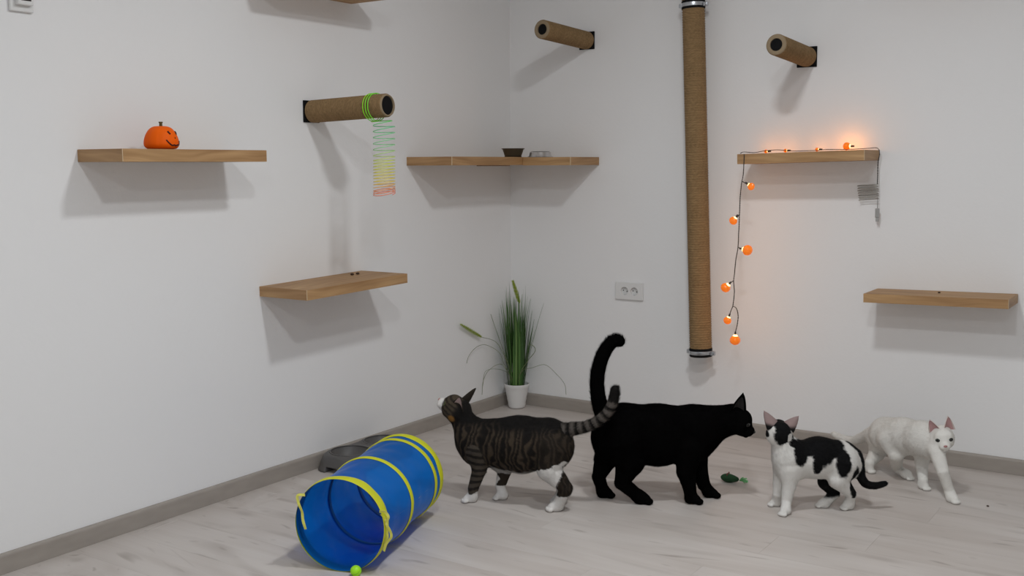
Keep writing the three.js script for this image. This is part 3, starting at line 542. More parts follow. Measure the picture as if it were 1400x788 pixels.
// ---------------------------------------------------------------- black and white kitten
{
  const fN = onFloor(1072, 705), fF = onFloor(1058, 692.5), hN = onFloor(1157, 697), hF = onFloor(1123, 694);
  const T = V(-0.78, 0, 0.626), O = fN.clone().add(fF).add(hN).add(hF).multiplyScalar(0.25).setY(0);
  const cat = new Cat(O, T), J = (x, y, o) => cat.J(x, y, o);
  const g = thing('small_cat', 'small white cat with black back patches and black tail, ears spread wide', 'cat');
  cat.bone(J(1084, 631), J(1118, 626), 0.060, 0.068, 'body', 0.025, 0.85);
  cat.bone(J(1118, 626), J(1148, 628), 0.068, 0.063, 'body', 0.025, 0.85);
  cat.bone(J(1150, 629), J(1156, 636), 0.058, 0.052, 'body', 0.025, 0.95);
  cat.bone(J(1078, 628), J(1079, 640), 0.05, 0.048, 'chest', 0.025);
  cat.bone(J(1079, 620), J(1067, 599), 0.053, 0.038, 'chest', 0.03);
  let w = cat.paw(fN, dirAt(fN, -0.5, 0, -1), 0.0165, 'white');
  cat.chain([[J(1080, 642, 0.022), 0.036], [J(1079, 664, 0.022), 0.024], [J(1075, 686, 0.022), 0.0175], [w, 0.0155]], 'white', 0.014);
  w = cat.paw(fF, dirAt(fF, -1, 0, -0.4), 0.0155, 'white');
  cat.chain([[J(1070, 642, -0.025), 0.034], [J(1066, 660, -0.03), 0.023], [J(1063, 676, -0.032), 0.0165], [w, 0.0145]], 'white', 0.012);
  w = cat.paw(hN, dirAt(hN, -0.7, 0, -0.7), 0.0165, 'white');
  cat.chain([[J(1153, 636, 0.022), 0.054], [J(1146, 656, 0.034), 0.034], [J(1164, 676, 0.03), 0.0175], [w, 0.0155]], ['thigh', 'hind', 'hind'], 0.018);
  w = cat.paw(hF, dirAt(hF, -1, 0, -0.3), 0.0155, 'white');
  cat.chain([[J(1146, 638, -0.025), 0.048], [J(1130, 659, -0.034), 0.03], [J(1141, 675, -0.034), 0.018], [w, 0.0155]], 'farhind', 0.016);
  cat.tailDir = T.clone().multiplyScalar(-1);
  cat.smoothChain([[J(1170, 622, 0.01), 0.02], [J(1175, 638, 0.02), 0.016], [J(1177, 652, 0.03), 0.0145], [J(1184, 662, 0.035), 0.0135], [J(1196, 664.5, 0.035), 0.012], [J(1210, 661.5, 0.035), 0.009]], 'tail', 0.014);
  const hc = J(1065, 591);
  cat.head(hc, dirAt(hc, -0.22, 0.10, 0.97), dirAt(hc, 0.97, -0.12, 0.22), 1.02, { earTip: { '-1': [0.004, 0.068, 0.063], '1': [0.004, 0.064, 0.058] }, ear: { w: 0.027 } });
  const black = [0.006, 0.006, 0.0065], white = [0.76, 0.745, 0.71];
  const bl = (a, b, t) => [mix(a[0], b[0], t), mix(a[1], b[1], t), mix(a[2], b[2], t)];
  const patch = [[1094, 620, 10, 17], [1106, 612, 14, 13], [1124, 615, 17, 22], [1116, 634, 7, 14], [1150, 632, 9.5, 19.5], [1140, 612, 16, 14], [1086, 607, 7, 5]].map(([x, y, rx, ry]) => { const l = cat.local(J(x, y, 0.045)); return [l[0], l[1], rx / 385, ry / 385]; });
  const hk = cat.local(J(1163, 664, 0.03)), cr = cat.local(J(1158, 607));
  cat.build(g, (p, tag, [s, h, o]) => {
    const n = N3(p.x * 60, p.y * 60, p.z * 60) * 0.14 + N3(p.x * 160, p.y * 160, p.z * 160) * 0.08;
    const soft = (d) => bl(black, white, smooth(0.9, 1.1, d - n));        // d < 1 inside the dark patch
    if (tag === 'tail') return black;
    if (tag === 'farhind') return bl(white, black, smooth(0.032, 0.042, h + n * 0.02));
    if (tag === 'hind') return h < 0.05 ? white : soft(Math.hypot((s - hk[0] + 0.004) / 0.017, (h - hk[1] - 0.008) / 0.05));
    if (tag === 'thigh') { const q = Math.hypot((s - hk[0] + 0.006) / 0.016, (h - hk[1] - 0.02) / 0.055); if (q < 1.15) return soft(q); }
    if (tag === 'white') return white;
    if (tag === 'ear') { const e = p.clone().sub(hc).dot(cat.hd.U); return bl(black, [0.30, 0.22, 0.21], smooth(0.022, 0.036, e)); }
    if (['head', 'cheek', 'bridge', 'muzzle', 'chin'].includes(tag) || (tag === 'chest' && p.distanceTo(hc) < 0.052)) {
      const d = p.clone().sub(hc), r = d.dot(cat.hd.R), u = d.dot(cat.hd.U), f = d.dot(cat.hd.F);
      const cap = f < 0.02 ? Math.hypot((r - 0.004) / 0.031, (u - 0.008) / 0.042) : 2;
      const band = u > 0 ? (0.03 / (u + 0.004)) : 2;
      const spot = Math.min(Math.hypot((r - 0.042) / 0.006, (u + 0.013) / 0.014), Math.hypot((r + 0.044) / 0.006, (u + 0.008) / 0.011));
      const wedge = Math.hypot((r - 0.030) / 0.009, (u + 0.004) / 0.016);
      if (wedge < 1 && u < 0.012) return white;
      return soft(Math.min(cap, band, spot));
    }
    let d = 2; if (o > -0.05) for (const q of patch) d = Math.min(d, Math.hypot((s - q[0]) / q[2], (h - q[1]) / q[3]));
    // dark line along the croup to the tail
    if (s < cr[0] + 0.03) d = Math.min(d, 1 - (h - (0.235 - (cr[0] - s) * 0.9)) / 0.02);
    return soft(d);
  }, { count: 45000, len: { body: 0.006, chest: 0.007, tail: 0.007, head: 0.004, cheek: 0.004, muzzle: 0.002, bridge: 0.002, chin: 0.002, ear: 0.002, white: 0.003, hind: 0.004 }, sheen: 0.1 });
  cat.face(g, { eye: lin(0.08, 0.09, 0.03), nose: lin(0.5, 0.25, 0.24), innerEar: lin(0.5, 0.32, 0.3), eyeLabel: 'dark eye', noseLabel: 'pink nose', earLabel: 'pink inner ear' });
}

// ---------------------------------------------------------------- white cat
{
  const fR = onFloor(1264, 670), fL = onFloor(1304, 688), hR = onFloor(1189, 646.5), hL = onFloor(1242, 656);
  const T = fR.clone().add(fL).sub(hR).sub(hL).setY(0).normalize();
  const O = fR.clone().add(fL).multiplyScalar(0.5).setY(0);
  const cat = new Cat(O, T), J = (x, y, o) => cat.J(x, y, o);
  const g = thing('white_cat', 'young all-white cat with pink ears walking away from the wall', 'cat');
  const hips = J(1211, 594), ch = J(1262, 600), hl = cat.local(hips), cl = cat.local(ch);
  
  cat.bone(hips, hips.clone().lerp(ch, 0.5), 0.066, 0.065, 'body', 0.025, 0.9);
  cat.bone(hips.clone().lerp(ch, 0.5), ch, 0.065, 0.06, 'body', 0.025, 0.9);
  cat.bone(ch, J(1275, 613), 0.055, 0.044, 'body', 0.025);
  cat.bone(ch, J(1284, 604), 0.05, 0.036, 'body', 0.03);
  const lat = p => cat.local(p)[2], sg = Math.sign(lat(fL) - lat(fR)) || 1;
  let w = cat.paw(fR, T, 0.0165, 'paw');
  cat.chain([[J(1261, 616, -0.03 * sg), 0.034], [J(1260, 640, -0.034 * sg), 0.0215], [J(1262, 657, lat(fR) * 0.9), 0.0165], [w, 0.0155]], 'leg', 0.014);
  w = cat.paw(fL, T, 0.0165, 'paw');
  cat.chain([[J(1280, 616, 0.026 * sg), 0.028], [J(1289, 645, 0.032 * sg), 0.0205], [J(1298, 672, lat(fL) * 0.95), 0.0165], [w, 0.0155]], 'leg', 0.022);
  w = cat.paw(hR, T, 0.0165, 'paw');
  cat.chain([[J(1205, 602, -0.028 * sg), 0.054], [J(1199, 620, -0.038 * sg), 0.031], [J(1189, 633, lat(hR)), 0.0185], [w, 0.0155]], 'leg', 0.018);
  w = cat.paw(hL, T, 0.0165, 'paw');
  cat.chain([[J(1219, 602, 0.026 * sg), 0.05], [J(1225, 622, 0.032 * sg), 0.028], [J(1226, 640, lat(hL)), 0.0185], [w, 0.0155]], 'leg', 0.018);
  cat.tailDir = T.clone().multiplyScalar(-1);
  const tb = J(1196, 592); const tA = (x, y, z) => onBack(x, y, z);
  cat.smoothChain([[tb, 0.028], [tA(1180, 598, Math.max(0.12, tb.z - 0.04)), 0.018], [tA(1166, 603, Math.max(0.11, tb.z - 0.07)), 0.016], [tA(1152, 600, Math.max(0.10, tb.z - 0.09)), 0.014], [tA(1140, 594, Math.max(0.1, tb.z - 0.1)), 0.011]], 'tail', 0.016);
  const hc = J(1289, 597.5);
  cat.head(hc, dirAt(hc, 0.16, -0.20, -0.95), dirAt(hc, -0.97, -0.13, -0.2), 0.93, { ear: { w: 0.0275 }, earTip: { '1': [-0.004, 0.074, 0.044], '-1': [-0.004, 0.084, 0.024] } });
  cat.build(g, (p, tag) => tag === 'ear' ? [0.72, 0.62, 0.58] : [0.80, 0.785, 0.74],
    { count: 45000, len: { body: 0.006, tail: 0.009, head: 0.003, cheek: 0.004, muzzle: 0.002, bridge: 0.0015, chin: 0.002, ear: 0.002, paw: 0.003, leg: 0.004 }, sheen: 0.1 });
  cat.face(g, { eye: lin(0.03, 0.035, 0.03), nose: lin(0.42, 0.2, 0.19), innerEar: lin(0.55, 0.33, 0.33), eyeLabel: 'dark eye', noseLabel: 'pink nose', earLabel: 'pink inner ear' });
}

// ---------------------------------------------------------------- play tunnel
{
  const g = thing('play_tunnel', 'blue nylon cat tunnel with yellow hoops lying on the floor', 'cat tunnel');
  const F0 = V(0.8397, 0, 2.1699), ang = -1.8983, Lg = 0.535, R = 0.1405, ax = V(Math.cos(ang), 0, Math.sin(ang)), sd = V(-Math.sin(ang), 0, Math.cos(ang));
  const hoops = [0, 0.44, 0.865, 1];
  const rad = (u, a) => { let m = 1; for (const h of hoops) m = Math.min(m, Math.abs(u - h) / 0.2); const sag = 1 - 0.028 * smooth(0, 1, m); return R * sag * (1 + 0.017 * N3(u * 9, Math.cos(a) * 2.2, Math.sin(a) * 2.2) * smooth(0, 0.25, m) + 0.006 * Math.sin(a * 7 + u * 16 + 4 * N3(u * 4, a, 3)) * smooth(0, 0.3, m)); };
  const pt = (u, a, r) => F0.clone().addScaledVector(ax, u * Lg).addScaledVector(sd, r * Math.cos(a)).setY(Math.max(0.0015, R + 0.0025 + r * Math.sin(a)));
  const NU = 90, NA = 120, pos = [], idx = [];
  for (let i = 0; i <= NU; i++) for (let j = 0; j <= NA; j++) { const a = j / NA * 6.28319, p = pt(i / NU, a, rad(i / NU, a)); pos.push(p.x, p.y, p.z); }
  for (let i = 0; i < NU; i++) for (let j = 0; j < NA; j++) { const a = i * (NA + 1) + j, b = a + 1, c = a + NA + 1, d = c + 1; idx.push(a, b, c, b, d, c); }
  const sk = new THREE.BufferGeometry(); sk.setAttribute('position', new THREE.Float32BufferAttribute(pos, 3)); sk.setIndex(idx); sk.computeVertexNormals();
  part('skin', sk, new THREE.MeshPhysicalMaterial({ color: lin(0.006, 0.215, 0.78), specularIntensity: 0.45, roughness: 0.45, side: THREE.DoubleSide, transmission: 0.6, thickness: 0, ior: 1.3 }), g, 'creased blue nylon skin');
  const yellow = M(lin(0.60, 0.62, 0.015), 0.55, { side: THREE.DoubleSide }), teal = M(lin(0.008, 0.13, 0.24), 0.7, { side: THREE.DoubleSide });
  const hw = [0.021, 0.0115, 0.012, 0.017];
  hoops.forEach((h, k) => {
    const pr = [], ii = [], n = 96, rows = 6, w = hw[k];
    for (let i = 0; i <= rows; i++) for (let j = 0; j <= n; j++) { const a = j / n * 6.28319, t = i / rows * 2 - 1, u = h + (t * w + (k === 0 ? w * 0.85 : k === 3 ? -w * 0.85 : 0) + 0.002 * Math.sin(a * 3 + k)) / Lg, q = pt(u, a, rad(clamp(u, 0, 1), a) + 0.0012 + 0.0026 * Math.sqrt(1 - t * t)); pr.push(q.x, q.y, q.z); }
    for (let i = 0; i < rows; i++) for (let j = 0; j < n; j++) { const a = i * (n + 1) + j, b = a + 1, c = a + n + 1, d = c + 1; ii.push(a, b, c, b, d, c); }
    const gg = new THREE.BufferGeometry(); gg.setAttribute('position', new THREE.Float32BufferAttribute(pr, 3)); gg.setIndex(ii); gg.computeVertexNormals();
    const hp = part('hoop_band', gg, yellow, g, 'yellow binding over a wire hoop');
    if (k === 1 || k === 2) { // inside tape
      const tp = []; const ti = []; for (let i = 0; i <= 1; i++) for (let j = 0; j <= n; j++) { const a = j / n * 6.28319, u = h + (i * 2 - 1) * 0.007 / Lg, q = pt(u, a, rad(u, a) - 0.0016); tp.push(q.x, q.y, q.z); }
      for (let j = 0; j < n; j++) { const a = j, b = a + 1, c = a + n + 1, d = c + 1; ti.push(a, b, c, b, d, c); }
      const tg = new THREE.BufferGeometry(); tg.setAttribute('position', new THREE.Float32BufferAttribute(tp, 3)); tg.setIndex(ti); tg.computeVertexNormals(); part('inner_tape', tg, teal, hp, 'dark tape inside the tunnel');
    }
  });
  // ribbon ties at the mouth
  const ribbon = (pts, w) => {
    const c = new THREE.CatmullRomCurve3(pts, false, 'centripetal'), n = 40, p = [], ii = [];
    for (let i = 0; i <= n; i++) { const q = c.getPoint(i / n), t = c.getTangent(i / n), s = t.clone().cross(rayDir(W / 2, H / 2)).normalize().applyAxisAngle(t, 0.5 * Math.sin(i * 0.35)); for (const [e, o] of [[-1, 0], [1, 0], [1, 0.0012], [-1, 0.0012]]) { const nn = t.clone().cross(s); p.push(q.x + s.x * e * w + nn.x * o, q.y + s.y * e * w + nn.y * o, q.z + s.z * e * w + nn.z * o); } }
    for (let i = 0; i < n; i++) for (let j = 0; j < 4; j++) { const a = i * 4 + j, b = i * 4 + (j + 1) % 4; ii.push(a, b, a + 4, b, b + 4, a + 4); }
    const gg = new THREE.BufferGeometry(); gg.setAttribute('position', new THREE.Float32BufferAttribute(p, 3)); gg.setIndex(ii); const ng = gg.toNonIndexed(); ng.computeVertexNormals(); return ng;
  };
  const dF = p => onPlane(p[0], p[1], ax, ax.dot(F0) + (p[2] ?? -0.01)); // just before the mouth plane
  const tie = M(lin(0.68, 0.66, 0.12), 0.6, { side: THREE.DoubleSide });
  part('tie_ribbon', ribbon([[417, 677, -0.004], [407, 678], [408, 688], [413, 700], [414, 711], [418, 724]].map(dF), 0.004), tie, g, 'loose yellow ribbon tie');
  part('tie_ribbon', ribbon([[519, 700, 0], [526, 700], [531, 707], [528, 716], [533, 725], [535, 734], [528, 744], [525, 754]].map(p => dF([p[0], p[1], 0.002])), 0.0038), tie, g, 'loose yellow ribbon tie');
  part('tie_ribbon', ribbon([[521, 703], [527, 711], [529, 722], [530, 735], [526, 746]].map(p => dF([p[0], p[1], 0.006])), 0.003), tie, g, 'loose yellow ribbon tie');
}

// ---------------------------------------------------------------- green ball
{
  const g = thing('toy_ball', 'small neon green toy ball in front of the tunnel mouth', 'ball'), c = onFloor(486.5, 781, 0.0165);
  const bm = M(lin(0.38, 0.85, 0.01), 0.45);
  const r = 0.0165, sphere = new THREE.SphereGeometry(r, 32, 20), sp = sphere.attributes.position;
  for (let i = 0; i < sp.count; i++) { const y = sp.getY(i) / r; const k = 1 - 0.05 * Math.exp(-Math.pow(y / 0.08, 2)); sp.setXYZ(i, sp.getX(i) * k, sp.getY(i), sp.getZ(i) * k); }
  sphere.computeVertexNormals();
  part('shell', sphere, bm, g); part('seam', new THREE.TorusGeometry(r * 0.965, 0.0007, 6, 40).rotateX(Math.PI / 2), M(lin(0.2, 0.55, 0.01), 0.5), g);
  g.position.copy(c); g.rotation.set(0.5, 0.3, 0.2);
}

// ---------------------------------------------------------------- grey double bowl
{
  const g = thing('double_bowl', 'grey plastic double pet bowl against the wall behind the tunnel', 'pet bowl');
  const cx = 0.118, zc = [1.335, 1.135], zm = 1.235, hx = 0.088, hz = 0.19, ht = 0.066;
  const body = (x, y, z) => {
    const tp = 1 + 0.12 * (1 - y / ht), qx = Math.abs(x - cx) - (hx * tp - 0.05), qz = Math.abs(z - zm) - (hz * tp - 0.05);
    let d = Math.hypot(Math.max(qx, 0), Math.max(qz, 0)) + Math.min(Math.max(qx, qz), 0) - 0.05;
    let rim = 0; for (const c of zc) rim = Math.max(rim, 0.008 * Math.exp(-Math.pow((Math.hypot(x - cx, z - c) - 0.078) / 0.016, 2)));
    d = -smin(-d, -(y - ht - rim + 0.002), 0.012); d = Math.max(d, 0.001 - y);
    for (const c of zc) { const r = Math.hypot(x - cx, z - c), b = Math.hypot(r, (y - 0.105) * 0.85) - 0.0865; d = -smin(-d, b, 0.006); }
    for (const e of [-1, 1]) { const b = Math.max(Math.abs(x - cx) - 0.034, Math.abs(z - (zm + e * hz)) - 0.06, y - 0.022); d = Math.max(d, -b); }
    { const b = Math.max(Math.abs(z - zm) - 0.05, Math.abs(x - cx - hx) - 0.03, y - 0.02); d = Math.max(d, -b); }
    return d * 0.8;
  };
  part('tray', surfaceNets(body, V(0.005, -0.006, 1.0), V(0.24, 0.09, 1.47), 0.0032), M(lin(0.10, 0.096, 0.093), 0.5), g);
  for (const c of zc) part('bowl_rim', new THREE.TorusGeometry(0.0795, 0.0022, 8, 56).rotateX(Math.PI / 2).translate(cx, ht + 0.004, c), M(lin(0.12, 0.115, 0.112), 0.45), g);
}

// ---------------------------------------------------------------- potted grass
{
  const g = thing('potted_grass', 'artificial green grass in a white ribbed pot in the corner', 'potted plant');
  const pc = V(0.092, 0.001, 0.09); g.position.copy(pc);
  const prof = [[0.0001, 0], [0.036, 0], [0.040, 0.003]]; for (let i = 0; i <= 8; i++) { const t = i / 8; prof.push([mix(0.0415, 0.058, t) + 0.0009 * Math.sin(i * 2.6), 0.006 + 0.096 * t]); }
  prof.push([0.0615, 0.106], [0.0625, 0.118], [0.0615, 0.1215], [0.0585, 0.121], [0.0565, 0.105], [0.052, 0.1], [0.0001, 0.1]);
  part('pot', new THREE.LatheGeometry(prof.map(a => new THREE.Vector2(...a)), 48), M(lin(0.76, 0.755, 0.74), 0.45), g, 'white ribbed ceramic pot');
  part('moss', new THREE.SphereGeometry(0.053, 24, 10).scale(1, 0.22, 1).translate(0, 0.101, 0), M(lin(0.02, 0.035, 0.012), 1), g, 'dark moss filling');
  const greens = [lin(0.055, 0.15, 0.025), lin(0.085, 0.20, 0.035), lin(0.04, 0.11, 0.022), lin(0.17, 0.29, 0.08)].map(c => new THREE.MeshPhysicalMaterial({ color: c, roughness: 0.6, side: THREE.DoubleSide, transmission: 0.15, thickness: 0 }));
  const straw = M(lin(0.16, 0.19, 0.09), 0.7, { side: THREE.DoubleSide });
  function blade(len, w, bend, lean, twist) { // ribbon rising from the origin, leaning and bending towards +x
    const n = 12, p = [], ii = []; let x = 0, y = 0, a = lean;
    for (let i = 0; i <= n; i++) {
      const t = i / n, ww = w * (1 - Math.pow(t, 3.2)) * (0.6 + 0.4 * Math.min(1, t * 6)) + 0.0002, c = Math.cos(twist * t), s = Math.sin(twist * t);
      p.push(x - ww * s * 0.7, y, -ww * c, x - 0.0008, y, 0, x + ww * s * 0.7, y, ww * c);
      x += Math.sin(a) * len / n; y += Math.cos(a) * len / n; a += bend / n * (0.4 + 1.4 * t);
    }
    for (let i = 0; i < n; i++) for (let j = 0; j < 2; j++) { const q = i * 3 + j; ii.push(q, q + 1, q + 3, q + 1, q + 4, q + 3); }
    const gg = new THREE.BufferGeometry(); gg.setAttribute('position', new THREE.Float32BufferAttribute(p, 3)); gg.setIndex(ii); gg.computeVertexNormals(); return gg;
  }
  const kinds = []; for (let i = 0; i < 16; i++) kinds.push(blade(rr(0.36, 0.54), rr(0.0026, 0.0048), rr(-0.12, 0.16), rr(0.06, 0.27), rr(-1, 1)));
  for (let i = 0; i < 150; i++) {
    const a = rnd() * 6.283, r = 0.042 * Math.sqrt(rnd()), m = part('grass_blade', kinds[i % 16], greens[i % 7 === 0 ? 3 : i % 3], g);
    m.position.set(r * Math.cos(a), 0.102, r * Math.sin(a)); m.rotation.y = -a + rr(-0.6, 0.6); const toWall = Math.cos(a + 2.36) < -0.2 ? 0.35 : 1; m.scale.set(toWall * rr(0.4, 1), rr(0.7, 1.02), 1);
  }
  // drooping outer blades and two seed heads, kept in front of the walls
  const base = V(0, 0.102, 0), wp = (x, y, off) => { let p = onPlane(x, y, V(0.5547, 0, 0.832), 0.5547 * pc.x + 0.832 * pc.z + off); if (p.x < 0.02) p = onLeft(x, y, 0.02); if (p.z < 0.02) p = onBack(x, y, 0.02); return p.sub(pc); };
  const droop = (pts, off, r) => part('drooping_blade', tube([base.clone().add(V(rr(-.02, .02), 0, rr(-.02, .02))), ...pts.map(([x, y]) => wp(x, y, off))], r, 40, 5), straw, g, 'thin bent blade');
  droop([[690, 500], [682, 482], [665, 472], [650, 476], [640, 489], [638, 497]], 0.09, 0.0011);
  droop([[692, 505], [684, 498], [668, 507], [661, 520], [659, 540]], 0.1, 0.0011);
  droop([[694, 510], [680, 505], [664, 508], [660, 528]], 0.08, 0.0009);
  droop([[716, 506], [728, 503], [745, 499], [760, 511], [772, 526], [774, 540]], 0.11, 0.0011);
  droop([[714, 505], [723, 492], [732, 479], [729, 473], [722, 471]], 0.06, 0.0017);
  droop([[692, 490], [684, 468], [676, 445], [671, 430]], 0.03, 0.0012);
  const spike = (a, b, pts, off) => {
    droop(pts, off, 0.0012); const A = wp(...a, off), B = wp(...b, off), d = B.clone().sub(A), len = d.length(), bits = [new THREE.CylinderGeometry(0.0016, 0.003, len, 6).translate(0, len / 2, 0).toNonIndexed()];
    for (let i = 0; i < 120; i++) { const y = len * (i / 120), w = 0.0105 * Math.sin(Math.PI * clamp(0.12 + 0.86 * i / 120, 0, 1)) + 0.002; bits.push(new THREE.ConeGeometry(0.0019, 0.013, 4).translate(0, 0.004, 0).rotateZ(-0.7).translate(w * 0.5, y, 0).rotateY(i * 2.4).toNonIndexed()); }
    part('seed_head', orient(mergeGeometries(bits), A, B), M(lin(0.30, 0.38, 0.03), 0.8), g, 'yellow-green bristly seed head');
  };
  spike([658, 461], [630, 444], [[690, 488], [678, 468], [658, 461]], 0.07);
  spike([710, 414], [701, 384], [[706, 480], [710, 440], [710, 414]], 0.03);
}

// ---------------------------------------------------------------- pumpkin
{
  const g = thing('pumpkin_ornament', 'small orange pumpkin ornament with carved grin on a shelf', 'ornament');
  const c = onPlane(221.5, 204, V(0, 1, 0), 1.2545); c.x = 0.125; c.z = onLeft(221, 200, 0.125).z; g.position.set(c.x, 1.2552, c.z);
  const r = 0.054, om = new THREE.MeshPhysicalMaterial({ color: lin(0.95, 0.135, 0.001), roughness: 0.6, specularIntensity: 0.35 });
  // flat-bottomed, dome-topped body: height and radius along the profile, t from 0 (bottom) to 1 (top)
  const prof = new THREE.CatmullRomCurve3([[0.0, 0.001], [0.030, 0.0006], [0.046, 0.003], [0.0535, 0.012], [0.0545, 0.022], [0.0515, 0.037], [0.0445, 0.053], [0.034, 0.066], [0.021, 0.0725], [0.009, 0.073], [0.0, 0.0695]].map(q => V(q[0], q[1], 0)), false, 'centripetal');
  const onSkin = (t, a) => { const q = prof.getPoint(clamp(t, 0, 1)), rib = 1 - 0.02 * Math.pow(Math.abs(Math.cos(a * 4)), 8) * smooth(0.1, 0.4, t); return V(Math.max(0, q.x) * rib * Math.cos(a), q.y, Math.max(0, q.x) * rib * Math.sin(a)); };
  const NT = 44, NA = 80, pp = [], pi = []; for (let i = 0; i <= NT; i++) for (let k = 0; k <= NA; k++) { const v = onSkin(i / NT, k / NA * 6.28319); pp.push(v.x, v.y, v.z); }
  for (let i = 0; i < NT; i++) for (let k = 0; k < NA; k++) { const q = i * (NA + 1) + k; pi.push(q, q + NA + 1, q + 1, q + 1, q + NA + 1, q + NA + 2); }
  const sp = new THREE.BufferGeometry(); sp.setAttribute('position', new THREE.Float32BufferAttribute(pp, 3)); sp.setIndex(pi); sp.computeVertexNormals(); part('shell', sp, om, g, 'smooth orange ribbed shell');
  const stem = new THREE.LatheGeometry([[0.0001, 0.02], [0.0062, 0.02], [0.0068, 0.017], [0.0048, 0.012], [0.005, 0], [0.0068, -0.008], [0.0001, -0.008]].map(a => new THREE.Vector2(...a)), 12);
  part('stem', stem.scale(1, 0.62, 1).translate(0, 0.075, 0), M(lin(0.10, 0.075, 0.02), 0.8), g, 'dark olive stem');
  const carve = M(lin(0.05, 0.005, 0.002), 0.8);
  // face turned towards the corner side of the shelf
  const toCam = camera.position.clone().sub(g.position).setY(0).normalize(), faceDir = toCam.clone().applyAxisAngle(V(0, 1, 0), 0.92);
  const a0 = Math.atan2(faceDir.z, faceDir.x), surf = (a, e) => onSkin(0.47 + e * 0.42, a0 - a * 1.05);
  const strip = (pts, w) => tube(pts.map(q => surf(...q)), w, 24, 6);
  part('mouth', strip([[-0.62, -0.05], [-0.45, -0.24], [-0.25, -0.40], [-0.1, -0.36], [0, -0.42], [0.15, -0.36], [0.35, -0.34], [0.55, -0.1]], 0.0024), carve, g, 'dark carved grin');
  part('eye', strip([[-0.42, 0.36], [-0.36, 0.28], [-0.28, 0.22]], 0.0032), carve, g, 'dark slanted eye'); part('eye', strip([[0.42, 0.36], [0.36, 0.28], [0.28, 0.22]], 0.0032), carve, g, 'dark slanted eye');
  part('nose', strip([[-0.03, 0.06], [0.03, 0.04]], 0.0022), carve, g, 'dark nose dot');
}

// ---------------------------------------------------------------- bowls on the corner shelf
{
  const lathe = a => new THREE.LatheGeometry(a.map(b => new THREE.Vector2(...b)), 40);
  let g = thing('metal_bowl', 'dark bronze-coloured bowl standing on the corner shelf', 'bowl');
  part('bowl', lathe([[0.0001, 0], [0.035, 0], [0.039, 0.004], [0.05, 0.036], [0.0555, 0.039], [0.0555, 0.041], [0.05, 0.041], [0.0475, 0.037], [0.036, 0.006], [0.0001, 0.0045]]), M(lin(0.13, 0.115, 0.085), 0.35, { metalness: 0.7 }), g);
  part('foot_ring', lathe([[0.034, 0], [0.0395, 0], [0.0405, 0.004], [0.036, 0.004]]), blackMat, g, 'black rubber foot'); g.position.set(0.149, 1.2375, 0.199);
  g = thing('metal_bowl', 'shallow silver bowl lying upside down on the corner shelf', 'bowl');
  part('bowl', lathe([[0.0565, 0], [0.0605, 0.0005], [0.061, 0.002], [0.054, 0.006], [0.05, 0.022], [0.046, 0.0255], [0.0001, 0.026], [0.0001, 0.0245], [0.0455, 0.0242], [0.0485, 0.021], [0.0525, 0.005], [0.0565, 0]]), M(lin(0.6, 0.58, 0.57), 0.3, { metalness: 0.9 }), g);
  part('foot_ring', lathe([[0.040, 0.0262], [0.044, 0.0262], [0.044, 0.0275], [0.040, 0.0275]]), M(lin(0.2, 0.2, 0.2), 0.5), g); g.position.set(0.270, 1.236, 0.150);
}

// ---------------------------------------------------------------- wall outlet
{
  const g = thing('wall_outlet', 'white double wall socket low on the wall beside the sisal pole', 'outlet');
  const x0 = 0.602, x1 = 0.741, y0 = 0.573, y1 = 0.649, cy = 0.611, cxs = [0.6475, 0.6985];
  const sh = new THREE.Shape(); sh.moveTo(x0, y0); sh.lineTo(x1, y0); sh.lineTo(x1, y1); sh.lineTo(x0, y1); sh.closePath();
  for (const c of cxs) { const h = new THREE.Path(); h.absarc(c, cy, 0.0205, 0, Math.PI * 2, true); sh.holes.push(h); }
  part('cover_plate', new THREE.ExtrudeGeometry(sh, { depth: 0.008, bevelEnabled: true, bevelSize: 0.002, bevelThickness: 0.002, bevelSegments: 2, curveSegments: 32 }).translate(0, 0, 0.0025), whitePlastic, g);
  for (const c of cxs) {
    const s = part('socket', new THREE.LatheGeometry([[0.0001, -0.010], [0.0188, -0.010], [0.0195, 0], [0.0203, 0.0005]].map(a => new THREE.Vector2(...a)), 36).rotateX(Math.PI / 2).translate(c, cy, 0.0115), M(lin(0.7, 0.7, 0.69), 0.4, { side: THREE.DoubleSide }), g);
    for (const e of [-1, 1]) part('pin_hole', new THREE.CylinderGeometry(0.0026, 0.0026, 0.0008, 16).rotateX(Math.PI / 2).translate(c + e * 0.0095, cy - e * 0.002, 0.0023), blackMat, s, 'dark pin hole');
    for (const e of [-1, 1]) part('earth_clip', box(c - 0.002, c + 0.002, cy + e * 0.0175 - 0.0015, cy + e * 0.0175 + 0.0015, 0.003, 0.0105), steelMat, s, 'metal earth clip');
  }
}

// ---------------------------------------------------------------- thermostat at the top edge
{
  const g = thing('wall_thermostat', 'white wall control box with a dark display above the pumpkin shelf', 'thermostat');
  const za = onLeft(43, 14).z, zb = onLeft(11, 12).z, yb = onLeft(27, 16.5).y;
  part('back_plate', box(0.0008, 0.012, yb, yb + 0.085, za, zb, 0.003), whitePlastic, g);
  part('housing', box(0.012, 0.03, yb + 0.018, yb + 0.078, za + 0.010, zb - 0.014, 0.003), whitePlastic, g);
  part('display', box(0.0298, 0.0312, yb + 0.030, yb + 0.066, za + 0.0185, zb - 0.024), M(lin(0.015, 0.01, 0.01), 0.25), g, 'dark display window');
}

